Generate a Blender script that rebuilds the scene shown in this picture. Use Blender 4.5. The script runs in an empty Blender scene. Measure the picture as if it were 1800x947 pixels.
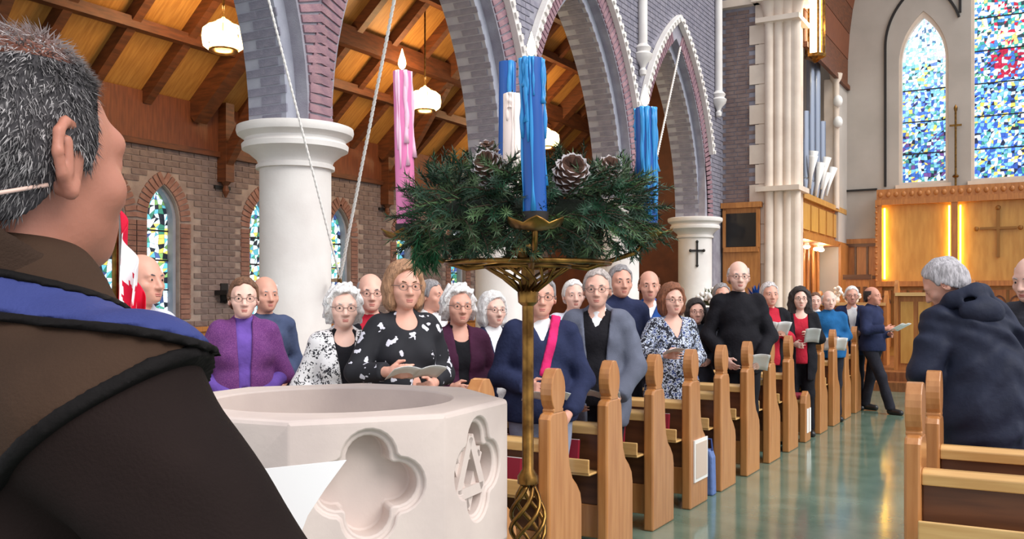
import bpy, bmesh, math, random
import numpy as np
from mathutils import Vector, Matrix, Euler

rnd = random.Random(7)
SC = bpy.context.scene
COL = SC.collection
PI = math.pi
# ---------------------------------------------------------------- camera, sky, exposure
FPX = 1650.0                     # focal length in pixels of the 1800 px wide frame
EYE = 1.55                       # camera height above the nave floor
YAW = math.atan(950.0 / FPX)     # camera is turned this far north of the nave axis (+Y)
cs, sn = math.cos(YAW), math.sin(YAW)
cam = bpy.data.cameras.new('camera')
cam.sensor_width = 36.0
cam.sensor_fit = 'HORIZONTAL'
cam.lens = 36.0 * FPX / 1800.0
cam.shift_y = (525 - 473.5) / 1800.0
cam.clip_start = 0.05
camo = bpy.data.objects.new('camera', cam)
camo.location = (0, 0, EYE)
camo.rotation_euler = (PI / 2, 0, YAW)
COL.objects.link(camo)
SC.camera = camo
SC.view_settings.view_transform = 'Standard'
SC.view_settings.look = 'None'
SC.view_settings.gamma = 1.0
SC.view_settings.exposure = 0.5
SC.view_settings.use_curve_mapping = False
W = bpy.data.worlds.new('daylight')
SC.world = W
W.use_nodes = True
bg = W.node_tree.nodes['Background']
bg.inputs['Color'].default_value = (0.93, 0.95, 1.0, 1)
bg.inputs['Strength'].default_value = 0.74
sun = bpy.data.lights.new('soft_daylight', 'SUN')
sun.energy = 2.0
sun.angle = math.radians(40)
sun.color = (1.0, 0.97, 0.93)
suno = bpy.data.objects.new('soft_daylight', sun)
suno.rotation_euler = (math.radians(46), 0, math.radians(80))
COL.objects.link(suno)


def P(px, d, z=0.0):
    """church position seen at image column px at camera depth d"""
    r = (px - 900.0) / FPX * d
    return Vector((r * cs - d * sn, r * sn + d * cs, z))


def zat(py, d):
    return EYE + (525.0 - py) * d / FPX


def camxy(r, d, z=0.0):
    return Vector((r * cs - d * sn, r * sn + d * cs, z))


# ---------------------------------------------------------------- materials
def srgb(r, g, b):
    def f(c):
        c /= 255.0
        return c / 12.92 if c <= 0.04045 else ((c + 0.055) / 1.055) ** 2.4
    return (f(r), f(g), f(b), 1.0)


MATS = {}


def mat(name, col, rough=0.6, metal=0.0, col2=None, scale=8.0, bump=0.0, bscale=60.0, emit=None,
        estr=0.0, coat=0.0, stretch=None, sss=0.0, rand=0.0, sheen=0.0, detail=4.0, lo=0.35, hi=0.65):
    if name in MATS:
        return MATS[name]
    m = bpy.data.materials.new(name)
    m.use_nodes = True
    nt = m.node_tree
    b = nt.nodes['Principled BSDF']
    b.inputs['Base Color'].default_value = col
    b.inputs['Roughness'].default_value = rough
    b.inputs['Metallic'].default_value = metal
    if coat:
        b.inputs['Coat Weight'].default_value = coat
        b.inputs['Coat Roughness'].default_value = 0.12
    if sheen:
        b.inputs['Sheen Weight'].default_value = sheen
    if sss:
        b.inputs['Subsurface Weight'].default_value = sss
        b.inputs['Subsurface Radius'].default_value = (0.02, 0.008, 0.005)
        b.inputs['Subsurface Scale'].default_value = 0.5
    src = None
    if col2 is not None or bump:
        tc = nt.nodes.new('ShaderNodeTexCoord')
        mp = nt.nodes.new('ShaderNodeMapping')
        nt.links.new(tc.outputs['Object'], mp.inputs['Vector'])
        if stretch:
            mp.inputs['Scale'].default_value = stretch
    if col2 is not None:
        n = nt.nodes.new('ShaderNodeTexNoise')
        n.inputs['Scale'].default_value = scale
        n.inputs['Detail'].default_value = detail
        nt.links.new(mp.outputs['Vector'], n.inputs['Vector'])
        r = nt.nodes.new('ShaderNodeValToRGB')
        r.color_ramp.elements[0].position = lo
        r.color_ramp.elements[1].position = hi
        r.color_ramp.elements[0].color = col
        r.color_ramp.elements[1].color = col2
        nt.links.new(n.outputs['Fac'], r.inputs['Fac'])
        src = r.outputs['Color']
    if rand:
        oi = nt.nodes.new('ShaderNodeObjectInfo')
        hsv = nt.nodes.new('ShaderNodeHueSaturation')
        mr = nt.nodes.new('ShaderNodeMapRange')
        mr.inputs['To Min'].default_value = 1 - rand
        mr.inputs['To Max'].default_value = 1 + rand
        nt.links.new(oi.outputs['Random'], mr.inputs['Value'])
        nt.links.new(mr.outputs['Result'], hsv.inputs['Value'])
        if src is not None:
            nt.links.new(src, hsv.inputs['Color'])
        else:
            hsv.inputs['Color'].default_value = col
        src = hsv.outputs['Color']
    if src is not None:
        nt.links.new(src, b.inputs['Base Color'])
    if bump:
        n2 = nt.nodes.new('ShaderNodeTexNoise')
        n2.inputs['Scale'].default_value = bscale
        n2.inputs['Detail'].default_value = 5
        nt.links.new(mp.outputs['Vector'], n2.inputs['Vector'])
        bp = nt.nodes.new('ShaderNodeBump')
        bp.inputs['Strength'].default_value = bump
        bp.inputs['Distance'].default_value = 0.02
        nt.links.new(n2.outputs['Fac'], bp.inputs['Height'])
        nt.links.new(bp.outputs['Normal'], b.inputs['Normal'])
    if emit is not None:
        b.inputs['Emission Color'].default_value = emit
        b.inputs['Emission Strength'].default_value = estr
    MATS[name] = m
    return m


def attr_mat(name, rough=0.5, estr=0.0, attr='Col'):
    if name in MATS:
        return MATS[name]
    m = bpy.data.materials.new(name)
    m.use_nodes = True
    nt = m.node_tree
    b = nt.nodes['Principled BSDF']
    a = nt.nodes.new('ShaderNodeAttribute')
    a.attribute_name = attr
    nt.links.new(a.outputs['Color'], b.inputs['Base Color'])
    b.inputs['Roughness'].default_value = rough
    if estr:
        nt.links.new(a.outputs['Color'], b.inputs['Emission Color'])
        b.inputs['Emission Strength'].default_value = estr
    MATS[name] = m
    return m


def blotch(name, base, spots, scale=18.0, thr=0.42, rough=0.8, seed=0.0, kind='voronoi', third=None):
    """printed cloth: spots of other colours on a base colour"""
    if name in MATS:
        return MATS[name]
    m = bpy.data.materials.new(name)
    m.use_nodes = True
    nt = m.node_tree
    b = nt.nodes['Principled BSDF']
    b.inputs['Roughness'].default_value = rough
    tc = nt.nodes.new('ShaderNodeTexCoord')
    mp = nt.nodes.new('ShaderNodeMapping')
    mp.inputs['Location'].default_value = (seed, seed * 1.7, seed * .3)
    nt.links.new(tc.outputs['Object'], mp.inputs['Vector'])
    nz = nt.nodes.new('ShaderNodeTexNoise')
    nz.inputs['Scale'].default_value = scale * 1.6
    nt.links.new(mp.outputs['Vector'], nz.inputs['Vector'])
    mixv = nt.nodes.new('ShaderNodeMix')
    mixv.data_type = 'VECTOR'
    mixv.inputs[0].default_value = 0.10
    nt.links.new(mp.outputs['Vector'], mixv.inputs[4])
    nt.links.new(nz.outputs['Color'], mixv.inputs[5])
    if kind == 'voronoi':
        v = nt.nodes.new('ShaderNodeTexVoronoi')
        v.inputs['Scale'].default_value = scale
        nt.links.new(mixv.outputs[1], v.inputs['Vector'])
        fac = v.outputs['Distance']
    else:
        v = nt.nodes.new('ShaderNodeTexNoise')
        v.inputs['Scale'].default_value = scale
        v.inputs['Detail'].default_value = 1.0
        nt.links.new(mp.outputs['Vector'], v.inputs['Vector'])
        fac = v.outputs['Fac']
    r = nt.nodes.new('ShaderNodeValToRGB')
    r.color_ramp.interpolation = 'CONSTANT'
    r.color_ramp.elements[0].position = 0
    r.color_ramp.elements[0].color = spots
    r.color_ramp.elements[1].position = thr
    r.color_ramp.elements[1].color = base
    if third:
        e = r.color_ramp.elements.new(thr + 0.16)
        e.color = third
    nt.links.new(fac, r.inputs['Fac'])
    nt.links.new(r.outputs['Color'], b.inputs['Base Color'])
    MATS[name] = m
    return m


# ---------------------------------------------------------------- mesh helpers
class MB:
    def __init__(s):
        s.v = []
        s.f = []
        s.m = []
        s.c = []

    def add(s, vs, fs, mi=0, col=None):
        o = len(s.v)
        s.v += [tuple(x) for x in vs]
        for f in fs:
            s.f.append(tuple(i + o for i in f))
            s.m.append(mi)
            s.c.append(col)
        return s

    def box(s, a, b, mi=0, col=None):
        x0, y0, z0 = [min(p, q) for p, q in zip(a, b)]
        x1, y1, z1 = [max(p, q) for p, q in zip(a, b)]
        return s.add([(x0, y0, z0), (x1, y0, z0), (x1, y1, z0), (x0, y1, z0), (x0, y0, z1), (x1, y0, z1), (x1, y1, z1), (x0, y1, z1)],
                     [(0, 3, 2, 1), (4, 5, 6, 7), (0, 1, 5, 4), (1, 2, 6, 5), (2, 3, 7, 6), (3, 0, 4, 7)], mi, col)

    def bar(s, a, b, w, h, up=(0, 0, 1), mi=0):
        a, b = Vector(a), Vector(b)
        d = (b - a).normalized()
        u = Vector(up)
        x = d.cross(u)
        if x.length < 1e-4:
            x = d.cross(Vector((1, 0, 0)))
        x.normalize()
        y = x.cross(d)
        vs = []
        for p in (a, b):
            for sx, sy in ((-1, -1), (1, -1), (1, 1), (-1, 1)):
                vs.append(p + x * sx * w / 2 + y * sy * h / 2)
        return s.add(vs, [(0, 1, 2, 3), (7, 6, 5, 4), (0, 4, 5, 1), (1, 5, 6, 2), (2, 6, 7, 3), (3, 7, 4, 0)], mi)

    def prism(s, poly, t0, t1, mp, mi=0):
        """extrude polygon (u,v) from t0 to t1; mp(u,v,t)->xyz"""
        n = len(poly)
        vs = [mp(u, v, t0) for u, v in poly] + [mp(u, v, t1) for u, v in poly]
        fs = [tuple(range(n))[::-1], tuple(range(n, 2 * n))]
        for i in range(n):
            j = (i + 1) % n
            fs.append((i, j, n + j, n + i))
        return s.add(vs, fs, mi)

    def lathe(s, prof, c=(0, 0, 0), n=24, mi=0, cap=True, axis='z', a0=0.0):
        vs = []
        for r, z in prof:
            for k in range(n):
                a = a0 + 2 * PI * k / n
                vs.append((c[0] + r * math.cos(a), c[1] + r * math.sin(a), c[2] + z))
        fs = []
        for i in range(len(prof) - 1):
            for k in range(n):
                k2 = (k + 1) % n
                fs.append((i * n + k, i * n + k2, (i + 1) * n + k2, (i + 1) * n + k))
        if cap:
            fs.append(tuple(range(n))[::-1])
            fs.append(tuple((len(prof) - 1) * n + k for k in range(n)))
        return s.add(vs, fs, mi)

    def tube(s, pts, r, n=8, mi=0, cap=True):
        pts = [Vector(p) for p in pts]
        rs = r if isinstance(r, (list, tuple)) else [r] * len(pts)
        vs = []
        up = None
        for i, p in enumerate(pts):
            d = (pts[min(i + 1, len(pts) - 1)] - pts[max(i - 1, 0)]).normalized()
            if up is None:
                up = Vector((0, 0, 1)) if abs(d.z) < 0.9 else Vector((1, 0, 0))
            x = d.cross(up).normalized()
            up = x.cross(d).normalized()
            for k in range(n):
                a = 2 * PI * k / n
                vs.append(p + (x * math.cos(a) + up * math.sin(a)) * rs[i])
        fs = []
        for i in range(len(pts) - 1):
            for k in range(n):
                k2 = (k + 1) % n
                fs.append((i * n + k, i * n + k2, (i + 1) * n + k2, (i + 1) * n + k))
        if cap:
            fs.append(tuple(range(n))[::-1])
            fs.append(tuple((len(pts) - 1) * n + k for k in range(n)))
        return s.add(vs, fs, mi)

    def ball(s, c, r, n=12, m=8, mi=0):
        rx, ry, rz = (r, r, r) if not isinstance(r, (tuple, list)) else r
        prof = [(math.sin(PI * i / m), -math.cos(PI * i / m)) for i in range(m + 1)]
        prof[0] = (1e-3, -1)
        prof[-1] = (1e-3, 1)
        t = MB().lathe(prof, n=n)
        return s.add([(c[0] + x * rx, c[1] + y * ry, c[2] + z * rz) for x, y, z in t.v], t.f, mi)

    def xf(s, M):
        s.v = [tuple(M @ Vector(p)) for p in s.v]
        return s

    def mesh(s, name, mats, smooth=False, recalc=True):
        me = bpy.data.meshes.new(name)
        me.from_pydata(s.v, [], s.f)
        if not isinstance(mats, (list, tuple)):
            mats = [mats]
        for m in mats:
            me.materials.append(m)
        if len(mats) > 1:
            me.polygons.foreach_set('material_index', s.m)
        if any(c is not None for c in s.c):
            ca = me.color_attributes.new('Col', 'FLOAT_COLOR', 'CORNER')
            buf = []
            for f, c in zip(s.f, s.c):
                cc = c or (.5, .5, .5, 1)
                buf += list(cc) * len(f)
            ca.data.foreach_set('color', buf)
        if recalc:
            bm = bmesh.new()
            bm.from_mesh(me)
            bmesh.ops.recalc_face_normals(bm, faces=bm.faces)
            bm.to_mesh(me)
            bm.free()
        if smooth:
            me.polygons.foreach_set('use_smooth', [True] * len(me.polygons))
        me.update()
        return me

    def build(s, name, mats, parent=None, smooth=False, world=True, recalc=True, bevel=0.0):
        if parent is not None and world:
            l = parent.matrix_basis.translation
            s.v = [(x - l.x, y - l.y, z - l.z) for x, y, z in s.v]
        o = bpy.data.objects.new(name, s.mesh(name, mats, smooth, recalc))
        COL.objects.link(o)
        if parent is not None:
            o.parent = parent
        if bevel:
            md = o.modifiers.new('soft_edges', 'BEVEL')
            md.width = bevel
            md.segments = 2
            md.limit_method = 'ANGLE'
        if smooth == 'auto':
            auto(o)
        return o


def auto(o, ang=35):
    o.data.polygons.foreach_set('use_smooth', [True] * len(o.data.polygons))
    bm = bmesh.new()
    bm.from_mesh(o.data)
    for e in bm.edges:
        if len(e.link_faces) == 2 and e.calc_face_angle(0) > math.radians(ang):
            e.smooth = False
    bm.to_mesh(o.data)
    bm.free()
    return o


def tag(o, label, cat, group=None, kind=None):
    if label:
        o['label'] = label
    if cat:
        o['category'] = cat
    if group:
        o['group'] = group
    if kind:
        o['kind'] = kind
    return o


def empty(name, loc, rz=0.0, label=None, cat=None, group=None, kind=None):
    o = bpy.data.objects.new(name, None)
    o.empty_display_size = 0.1
    o.location = loc
    o.rotation_euler = (0, 0, rz)
    COL.objects.link(o)
    return tag(o, label, cat, group, kind)


def struct(o, kind='structure'):
    o['kind'] = kind
    return o


def inst(name, me, loc, rot=(0, 0, 0), parent=None, scale=None):
    o = bpy.data.objects.new(name, me)
    COL.objects.link(o)
    if parent is not None:
        loc = Vector(loc) - parent.matrix_basis.translation
        o.parent = parent
    o.location = loc
    o.rotation_euler = rot
    if scale:
        o.scale = scale
    return o


def point_light(name, loc, energy, col, size=0.1):
    l = bpy.data.lights.new(name, 'POINT')
    l.energy = energy
    l.color = col
    l.shadow_soft_size = size
    o = bpy.data.objects.new(name, l)
    o.location = loc
    COL.objects.link(o)
    return o

# ---------------------------------------------------------------- materials of the place
M_floor = mat('green_linoleum', srgb(98, 122, 106), 0.13, col2=srgb(120, 142, 126), scale=3.0, coat=0.25, bump=0.04, bscale=5.0)
M_carpet = mat('chancel_boards', srgb(150, 95, 55), 0.4, col2=srgb(120, 72, 40), scale=4, stretch=(8, 1, 1))
M_plaster = mat('plaster', srgb(188, 180, 172), 0.9, col2=srgb(176, 168, 160), scale=1.2, bump=0.05)
M_stone = mat('white_stone', srgb(232, 228, 224), 0.75, col2=srgb(220, 214, 210), scale=2.5, bump=0.06, bscale=40)
M_cream = mat('cream_stone', srgb(228, 212, 196), 0.75, col2=srgb(214, 196, 180), scale=2.5, bump=0.06, bscale=40)
M_mortar = mat('mortar', srgb(158, 156, 166), 0.95, col2=srgb(140, 136, 148), scale=6, bump=0.3, bscale=90)
M_mortar_n = mat('aisle_mortar', srgb(176, 156, 146), 0.95, col2=srgb(150, 130, 122), scale=6, bump=0.3, bscale=90)
M_brick_grey = mat('grey_brick', srgb(120, 119, 134), 0.9, col2=srgb(140, 138, 152), scale=9, bump=0.35, bscale=70, rand=0.05)
M_brick_face = mat('spandrel_brick', srgb(124, 122, 136), 0.9, col2=srgb(144, 140, 152), scale=9, bump=0.35, bscale=70, rand=0.10)
M_brick_red = mat('plum_brick', srgb(132, 102, 114), 0.9, col2=srgb(156, 122, 128), scale=9, bump=0.35, bscale=70, rand=0.16)
M_brick_north = mat('aisle_brick', srgb(118, 98, 94), 0.9, col2=srgb(138, 118, 112), scale=9, bump=0.35, bscale=70, rand=0.12)
M_brick_ring = mat('window_arch_brick', srgb(140, 98, 86), 0.9, col2=srgb(158, 116, 102), scale=9, bump=0.3, bscale=70, rand=0.12)
M_strip = mat('grey_stone_strip', srgb(150, 152, 166), 0.8, col2=srgb(164, 166, 178), scale=5, bump=0.1)
M_beam = mat('roof_beam_wood', srgb(112, 60, 28), 0.55, col2=srgb(84, 44, 20), scale=5, stretch=(1, 1, 6), bump=0.1)
M_board = mat('roof_board_wood', srgb(190, 134, 66), 0.55, col2=srgb(166, 110, 50), scale=4, stretch=(1, 9, 1), bump=0.06)
M_frieze = mat('frieze_wood', srgb(126, 68, 36), 0.55, col2=srgb(104, 54, 28), scale=4, stretch=(1, 9, 1))
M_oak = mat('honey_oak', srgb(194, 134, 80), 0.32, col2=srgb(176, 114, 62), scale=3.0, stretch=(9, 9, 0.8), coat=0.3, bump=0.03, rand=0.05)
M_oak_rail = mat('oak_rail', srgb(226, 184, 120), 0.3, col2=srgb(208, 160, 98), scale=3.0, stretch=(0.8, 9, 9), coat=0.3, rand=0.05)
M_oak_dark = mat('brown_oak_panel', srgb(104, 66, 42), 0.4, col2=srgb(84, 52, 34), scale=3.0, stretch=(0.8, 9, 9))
M_panel = mat('chancel_oak', srgb(190, 126, 66), 0.42, col2=srgb(166, 104, 52), scale=3.0, stretch=(8, 8, 1), bump=0.04)
M_gilt = mat('reredos_panel_oak', srgb(206, 156, 80), 0.4, col2=srgb(190, 138, 66), scale=2.0, stretch=(6, 6, 1))
M_iron = mat('dark_iron', srgb(28, 24, 24), 0.6)
M_lead = mat('lead', srgb(40, 42, 48), 0.6)
M_glass = attr_mat('stained_glass', 0.25, 1.0)
M_black = mat('black_board', srgb(14, 12, 16), 0.35)
M_brass = mat('aged_brass', srgb(150, 112, 58), 0.3, 1.0, col2=srgb(94, 66, 34), scale=20)
M_silver = mat('pipe_metal', srgb(176, 184, 200), 0.28, 0.85)
M_white = mat('white_paint', srgb(238, 236, 232), 0.6)
M_led = mat('led_strip', srgb(255, 236, 150), 0.5, emit=srgb(255, 210, 70), estr=10.0)
M_lampglass = mat('lamp_glass', srgb(255, 240, 200), 0.5, emit=srgb(255, 226, 158), estr=4.2)
M_bulb = mat('bulb', srgb(255, 246, 226), 0.5, emit=srgb(255, 236, 196), estr=7.0)

# ---------------------------------------------------------------- dimensions of the church
XA = -5.41            # south face of the arcade wall
TA = 0.56             # its thickness
BAY = 3.5
COLY = [2.62, 6.12, 9.62, 13.12, 16.62]
ZS = 3.03             # springing
W0 = 1.48             # half span of the arches
RISE = 2.68
RA = (W0 * W0 + RISE * RISE) / (2 * W0)
XN = -9.3             # south face of the north aisle wall
YC = 17.4             # west face of the chancel arch wall
YE = 22.3             # east wall


def half_w(z, w0, zs, R):
    h = z - zs
    if h <= 0:
        return w0
    q = R * R - h * h
    c = R - w0
    return max(0.0, (math.sqrt(q) - c) if q > 0 else 0.0)


def lancet_wall(mb, u0, u1, z0, z1, ops, depth, mp, back=False):
    """wall strip with pointed openings ops=(uc,w0,sill,zs,R)"""
    ops = sorted(ops)
    cuts = [u0] + [(a[0] + b[0]) / 2 for a, b in zip(ops, ops[1:])] + [u1]
    for i, (uc, w0, sill, zs, R) in enumerate(ops):
        ua, ub = cuts[i], cuts[i + 1]
        apex = zs + math.sqrt(R * R - (R - w0) ** 2)
        lv = [zs + (apex - zs) * math.sin(PI / 2 * k / 18) for k in range(19)]
        if sill < zs - 1e-6:
            lv = [sill] + lv
        def quad(a, b, za, zb, c=None, d=None):
            c = a if c is None else c
            d = b if d is None else d
            mb.add([mp(a, za, 0), mp(b, za, 0), mp(d, zb, 0), mp(c, zb, 0)], [(0, 1, 2, 3)])
            if back:
                mb.add([mp(a, za, depth), mp(b, za, depth), mp(d, zb, depth), mp(c, zb, depth)], [(3, 2, 1, 0)])
        if sill > z0 + 1e-6:
            quad(ua, ub, z0, sill)
            mb.add([mp(uc - w0, sill, 0), mp(uc + w0, sill, 0), mp(uc + w0, sill, depth), mp(uc - w0, sill, depth)], [(0, 1, 2, 3)])
        for za, zb in zip(lv, lv[1:]):
            wa, wb = half_w(za, w0, zs, R), half_w(zb, w0, zs, R)
            quad(ua, uc - wa, za, zb, ua, uc - wb)
            quad(uc + wa, ub, za, zb, uc + wb, ub)
            for sg in (-1, 1):
                mb.add([mp(uc + sg * wa, za, 0), mp(uc + sg * wb, zb, 0), mp(uc + sg * wb, zb, depth), mp(uc + sg * wa, za, depth)], [(0, 1, 2, 3)])
        if z1 > apex:
            quad(ua, ub, apex, z1)


def arch_side(uc, w0, zs, R, off, side, n=22, umax=None):
    """points of one half of a pointed arch at distance off outside the intrados"""
    c = R - w0
    a1 = math.acos(min(1, c / (R + off)))
    out = []
    for k in range(n + 1):
        a = a1 * k / n
        du = -c + (R + off) * math.cos(a)
        if umax is not None and du > umax:
            continue
        out.append((uc + side * du, zs + (R + off) * math.sin(a)))
    return out


# ---------------------------------------------------------------- floor
struct(MB().box((-9.6, -1.5, -0.1), (6.5, 24.0, 0.0)).build('floor', M_floor))
struct(MB().box((XA + .02, 16.75, 0.0), (5.0, 22.35, 0.15)).box((XA + .02, 17.1, 0.15), (5.0, 22.35, 0.30)).build('floor_chancel', M_carpet))

# ---------------------------------------------------------------- arcade wall
mpA = lambda u, z, t: (XA - t, u, z)
wallA = MB()
arches = [((a + b) / 2, W0, ZS, ZS, RA) for a, b in zip(COLY, COLY[1:])]
inner_t = 0.13
lancet_wall(wallA, COLY[0], COLY[-1], ZS, 9.2, [(u, w + .12, s, z, (((w + .12) ** 2 + (RISE + .16) ** 2) / (2 * (w + .12)))) for u, w, s, z, r in arches], inner_t, mpA)
w_arc = wallA.build('wall_arcade', M_mortar)
struct(w_arc)
inner = MB()
lancet_wall(inner, COLY[0], COLY[-1], ZS, 9.2, arches, TA - inner_t, lambda u, z, t: (XA - inner_t - t, u, z), back=True)
inner.build('inner_order', M_strip, w_arc)
MB().box((XA - TA, COLY[-1] - .27, ZS), (XA, YC + .6, 9.2)).box((XA - TA, COLY[-1] + .2, 0), (XA, YC + .6, ZS)).build('respond_wall', M_mortar, w_arc)

bvar = [MB().box((-.0065, -.108, -.031), (.0065, .108, .031)).mesh('brick', M_brick_face)]
brick_face = MB().box((-.009, -.105, -.032), (.009, .105, .032)).mesh('brick', M_brick_face)
brick_soff = MB().box((-.108, -.008, -.032), (.108, .008, .032)).mesh('brick', M_brick_grey)
brick_ring = MB().box((-.012, -.135, -.031), (.012, .135, .031)).mesh('brick', M_brick_red)
n_ind = 0
stuff_soff, stuff_ring, stuff_face = MB(), MB(), MB()


def merge(mb, me, loc, rx, rz=0.0):
    R = Matrix.Translation(loc) @ Euler((rx, 0, rz)).to_matrix().to_4x4()
    mb.add([R @ v.co for v in me.vertices], [tuple(p.vertices) for p in me.polygons])


for ai, (uc, w0, _, zs, R) in enumerate(arches):
    c = R - w0
    a1 = math.acos(c / R)
    ncourse = int(R * a1 / 0.078)
    for side in (-1, 1):
        for k in range(ncourse):
            a = (k + .5) * 0.078 / R
            if a > a1:
                break
            # soffit bricks run across the wall, two and a half to a course
            near = zs + R * math.sin(a) < (4.5 if ai == 0 else 5.3)
            if side == 1:
                for j in range(2 + (k % 2)):
                    x = XA - inner_t - .10 - .215 * j + (0.0 if k % 2 == 0 else .0) - (0.06 if k % 2 == 0 else -.0)
                    if x < XA - TA + .06:
                        continue
                    loc = (x, uc + side * (-c + R * math.cos(a)), zs + R * math.sin(a))
                    if near and ai <= 1:
                        inst('brick', brick_soff, loc, (a * side, 0, 0), w_arc)
                    else:
                        merge(stuff_soff, brick_soff, loc, a * side)
            Ro = R + .02
            rr = Ro + .26
            y = uc + side * (-c + rr * math.cos(a))
            z = zs + rr * math.sin(a)
            if abs(y - uc) > BAY / 2 - .12 and k > 0:
                if abs(y - uc) > BAY / 2 + .02:
                    continue
            loc = (XA + .004, y, z)
            if near and (ai in (0, 1, 2)):
                inst('brick', brick_ring, loc, (a * side, 0, 0), w_arc)
            else:
                merge(stuff_ring, brick_ring, loc, a * side)
so = stuff_soff.build('soffit_bricks', M_brick_grey, w_arc)
so['kind'] = 'stuff'
so = stuff_ring.build('arch_bricks', M_brick_red, w_arc)
so['kind'] = 'stuff'
# spandrel bricks between the arches
for row in range(int((8.8 - ZS) / .078)):
    z = ZS + .04 + row * .078
    y = 4.2 + (.11 if row % 2 else 0)
    while y < YC - .02:
        ok = True
        for (uc, w0, _, zs, R) in arches:
            c = R - w0
            for yy in (y - .105, y + .105):
                dy = abs(yy - uc)
                dist = math.hypot(dy + c, z - zs) - R
                if abs(yy - uc) <= BAY / 2 + .01 and dist < .46:
                    ok = False
        if ok and y + .105 < YC:
            loc = (XA + .002, y, z)
            if z < 5.6 and 7.5 < y < 12.5:
                inst('brick', brick_face, loc, (0, 0, 0), w_arc)
            else:
                merge(stuff_face, brick_face, loc, 0)
        y += .22
so = stuff_face.build('spandrel_bricks', M_brick_face, w_arc)
so['kind'] = 'stuff'
# white hood moulds with tooth ornament
for ai, (uc, w0, _, zs, R) in enumerate(arches):
    for side in (-1, 1):
        pts = arch_side(uc, w0, zs, R, .43, side, 60, BAY / 2 - .02)
        if len(pts) < 3:
            continue
        hb = MB()
        path = [Vector((XA + .05, u, z)) for u, z in pts]
        for p, q in zip(path, path[1:]):
            hb.bar(p, q, .10, .085, up=(1, 0, 0))
        h = hb.build('hood_mould', M_stone, w_arc)
        tb = MB()
        for i in range(0, len(path) - 1, 2):
            p, q = path[i], path[i + 1]
            tb.bar(p + Vector((.045, 0, 0)), p + (q - p) * .9 + Vector((.045, 0, 0)), .06, .05, up=(1, 0, 0))
        tt = tb.build('tooth_ornament', M_stone, h, world=True)
        # joined: far too small to pick apart
        tt['kind'] = 'stuff'
# hanging shafts on the wall
for y in (COLY[1] + .06, COLY[2] + .06, COLY[3] + .1, COLY[4] + .3):
    zb = 5.12 if y > 10 else 5.5
    pr = [(.01, -.22), (.05, -.2), (.06, -.14), (.035, -.1), (.06, -.04), (.13, .03), (.15, .1), (.10, .14), (.13, .2), (.07, .26), (.065, 4.0)]
    MB().lathe(pr, (XA + .07, y, zb), 14).build('wall_shaft', M_stone, w_arc, smooth='auto')

# ---------------------------------------------------------------- columns
col_prof = [(.42, 0), (.42, .12), (.37, .16), (.40, .24), (.33, .32), (.305, .36), (.305, 2.66), (.335, 2.665), (.335, 2.70), (.315, 2.72), (.33, 2.76), (.40, 2.83),
            (.45, 2.86), (.455, 2.91), (.43, 2.94), (.43, 2.965), (.46, 2.985), (.49, 3.01), (.50, 3.05), (.495, 3.09), (.47, 3.10), (.02, 3.10)]
col_prof = [(r, z if z <= 2.66 else 2.66 + (z - 2.66) * .841) for r, z in col_prof]
col_lab = ['thick white round stone column beside the purple-clad woman, nearest the font',
           'white stone column whose capital shows just above the evergreen wreath',
           'white stone column hidden behind the right side of the wreath',
           'white stone column with a small dark cross near the chancel']
for i, y in enumerate(COLY[1:]):
    t = empty('stone_column', (XA - TA / 2, y, 0), 0, col_lab[i], 'column', 'arcade columns')
    MB().lathe([p for p in col_prof if p[1] <= 2.66], t.location, 48).build('shaft', M_stone, t, smooth='auto')
    MB().lathe([p for p in col_prof if p[1] >= 2.66], t.location, 48).build('capital', M_stone, t, smooth='auto')
    if i == 3:
        cdir = Vector((0, 0, 1.55)) - Vector((t.location.x, t.location.y, 1.55))
        cdir.normalize()
        a = math.atan2(cdir.y, cdir.x) + .12
        ex, ey = Vector((math.cos(a), math.sin(a), 0)), Vector((-math.sin(a), math.cos(a), 0))
        c0 = t.location + ex * .312 + Vector((0, 0, 2.42))
        cm = MB().bar(c0 + Vector((0, 0, -.27)), c0 + Vector((0, 0, .16)), .035, .02, up=ex)
        cm.bar(c0 + ey * -.12, c0 + ey * .12, .02, .035)
        for e in (c0 + Vector((0, 0, .16)), c0 + Vector((0, 0, -.27)), c0 + ey * .12, c0 - ey * .12):
            cm.ball(e, .028, 8, 6)
        cm.build('cross', M_iron, t)['label'] = 'small dark metal cross'

# ---------------------------------------------------------------- north aisle wall, windows, roof
NWIN = [5.15, 6.93, 7.72, 9.36, 10.96, 12.6, 14.2, 15.8]
ZSILL, ZNS, NW = 1.30, 2.50, .235
RN = (NW ** 2 + .42 ** 2) / (2 * NW)
mpN = lambda u, z, t: (XN - t, u, z)
nb = MB()
lancet_wall(nb, 1.0, YC + .6, 0, 3.4, [(u, NW, ZSILL, ZNS, RN) for u in NWIN], .22, mpN)
w_n = struct(nb.build('wall_north', M_mortar_n))
brick_n = MB().box((-.008, -.108, -.030), (.008, .108, .030)).mesh('brick', M_brick_north)
stn, strg = MB(), MB()
cnt = 0
for row in range(int((3.38 - 1.2) / .075)):
    z = 1.24 + row * .075
    y = 3.0 + (.115 if row % 2 else 0)
    while y < 16.9:
        ok = True
        for u in NWIN:
            for yy in (y - .108, y + .108, y):
                dy = abs(yy - u)
                if z < ZNS + .02:
                    if z > ZSILL - .05 and dy < NW + .13:
                        ok = False
                elif math.hypot(dy + RN - NW, z - ZNS) < RN + .17:
                    ok = False
        if ok:
            if 7.95 < y < 9.2 or (6.9 < y < 9.9 and z > 2.75) and cnt < 300:
                inst('brick', brick_n, (XN + .004, y, z), (0, 0, 0), w_n)
                cnt += 1
            else:
                merge(stn, brick_n, (XN + .004, y, z), 0)
        y += .23
stn.build('wall_bricks', M_brick_north, w_n)['kind'] = 'stuff'
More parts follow.
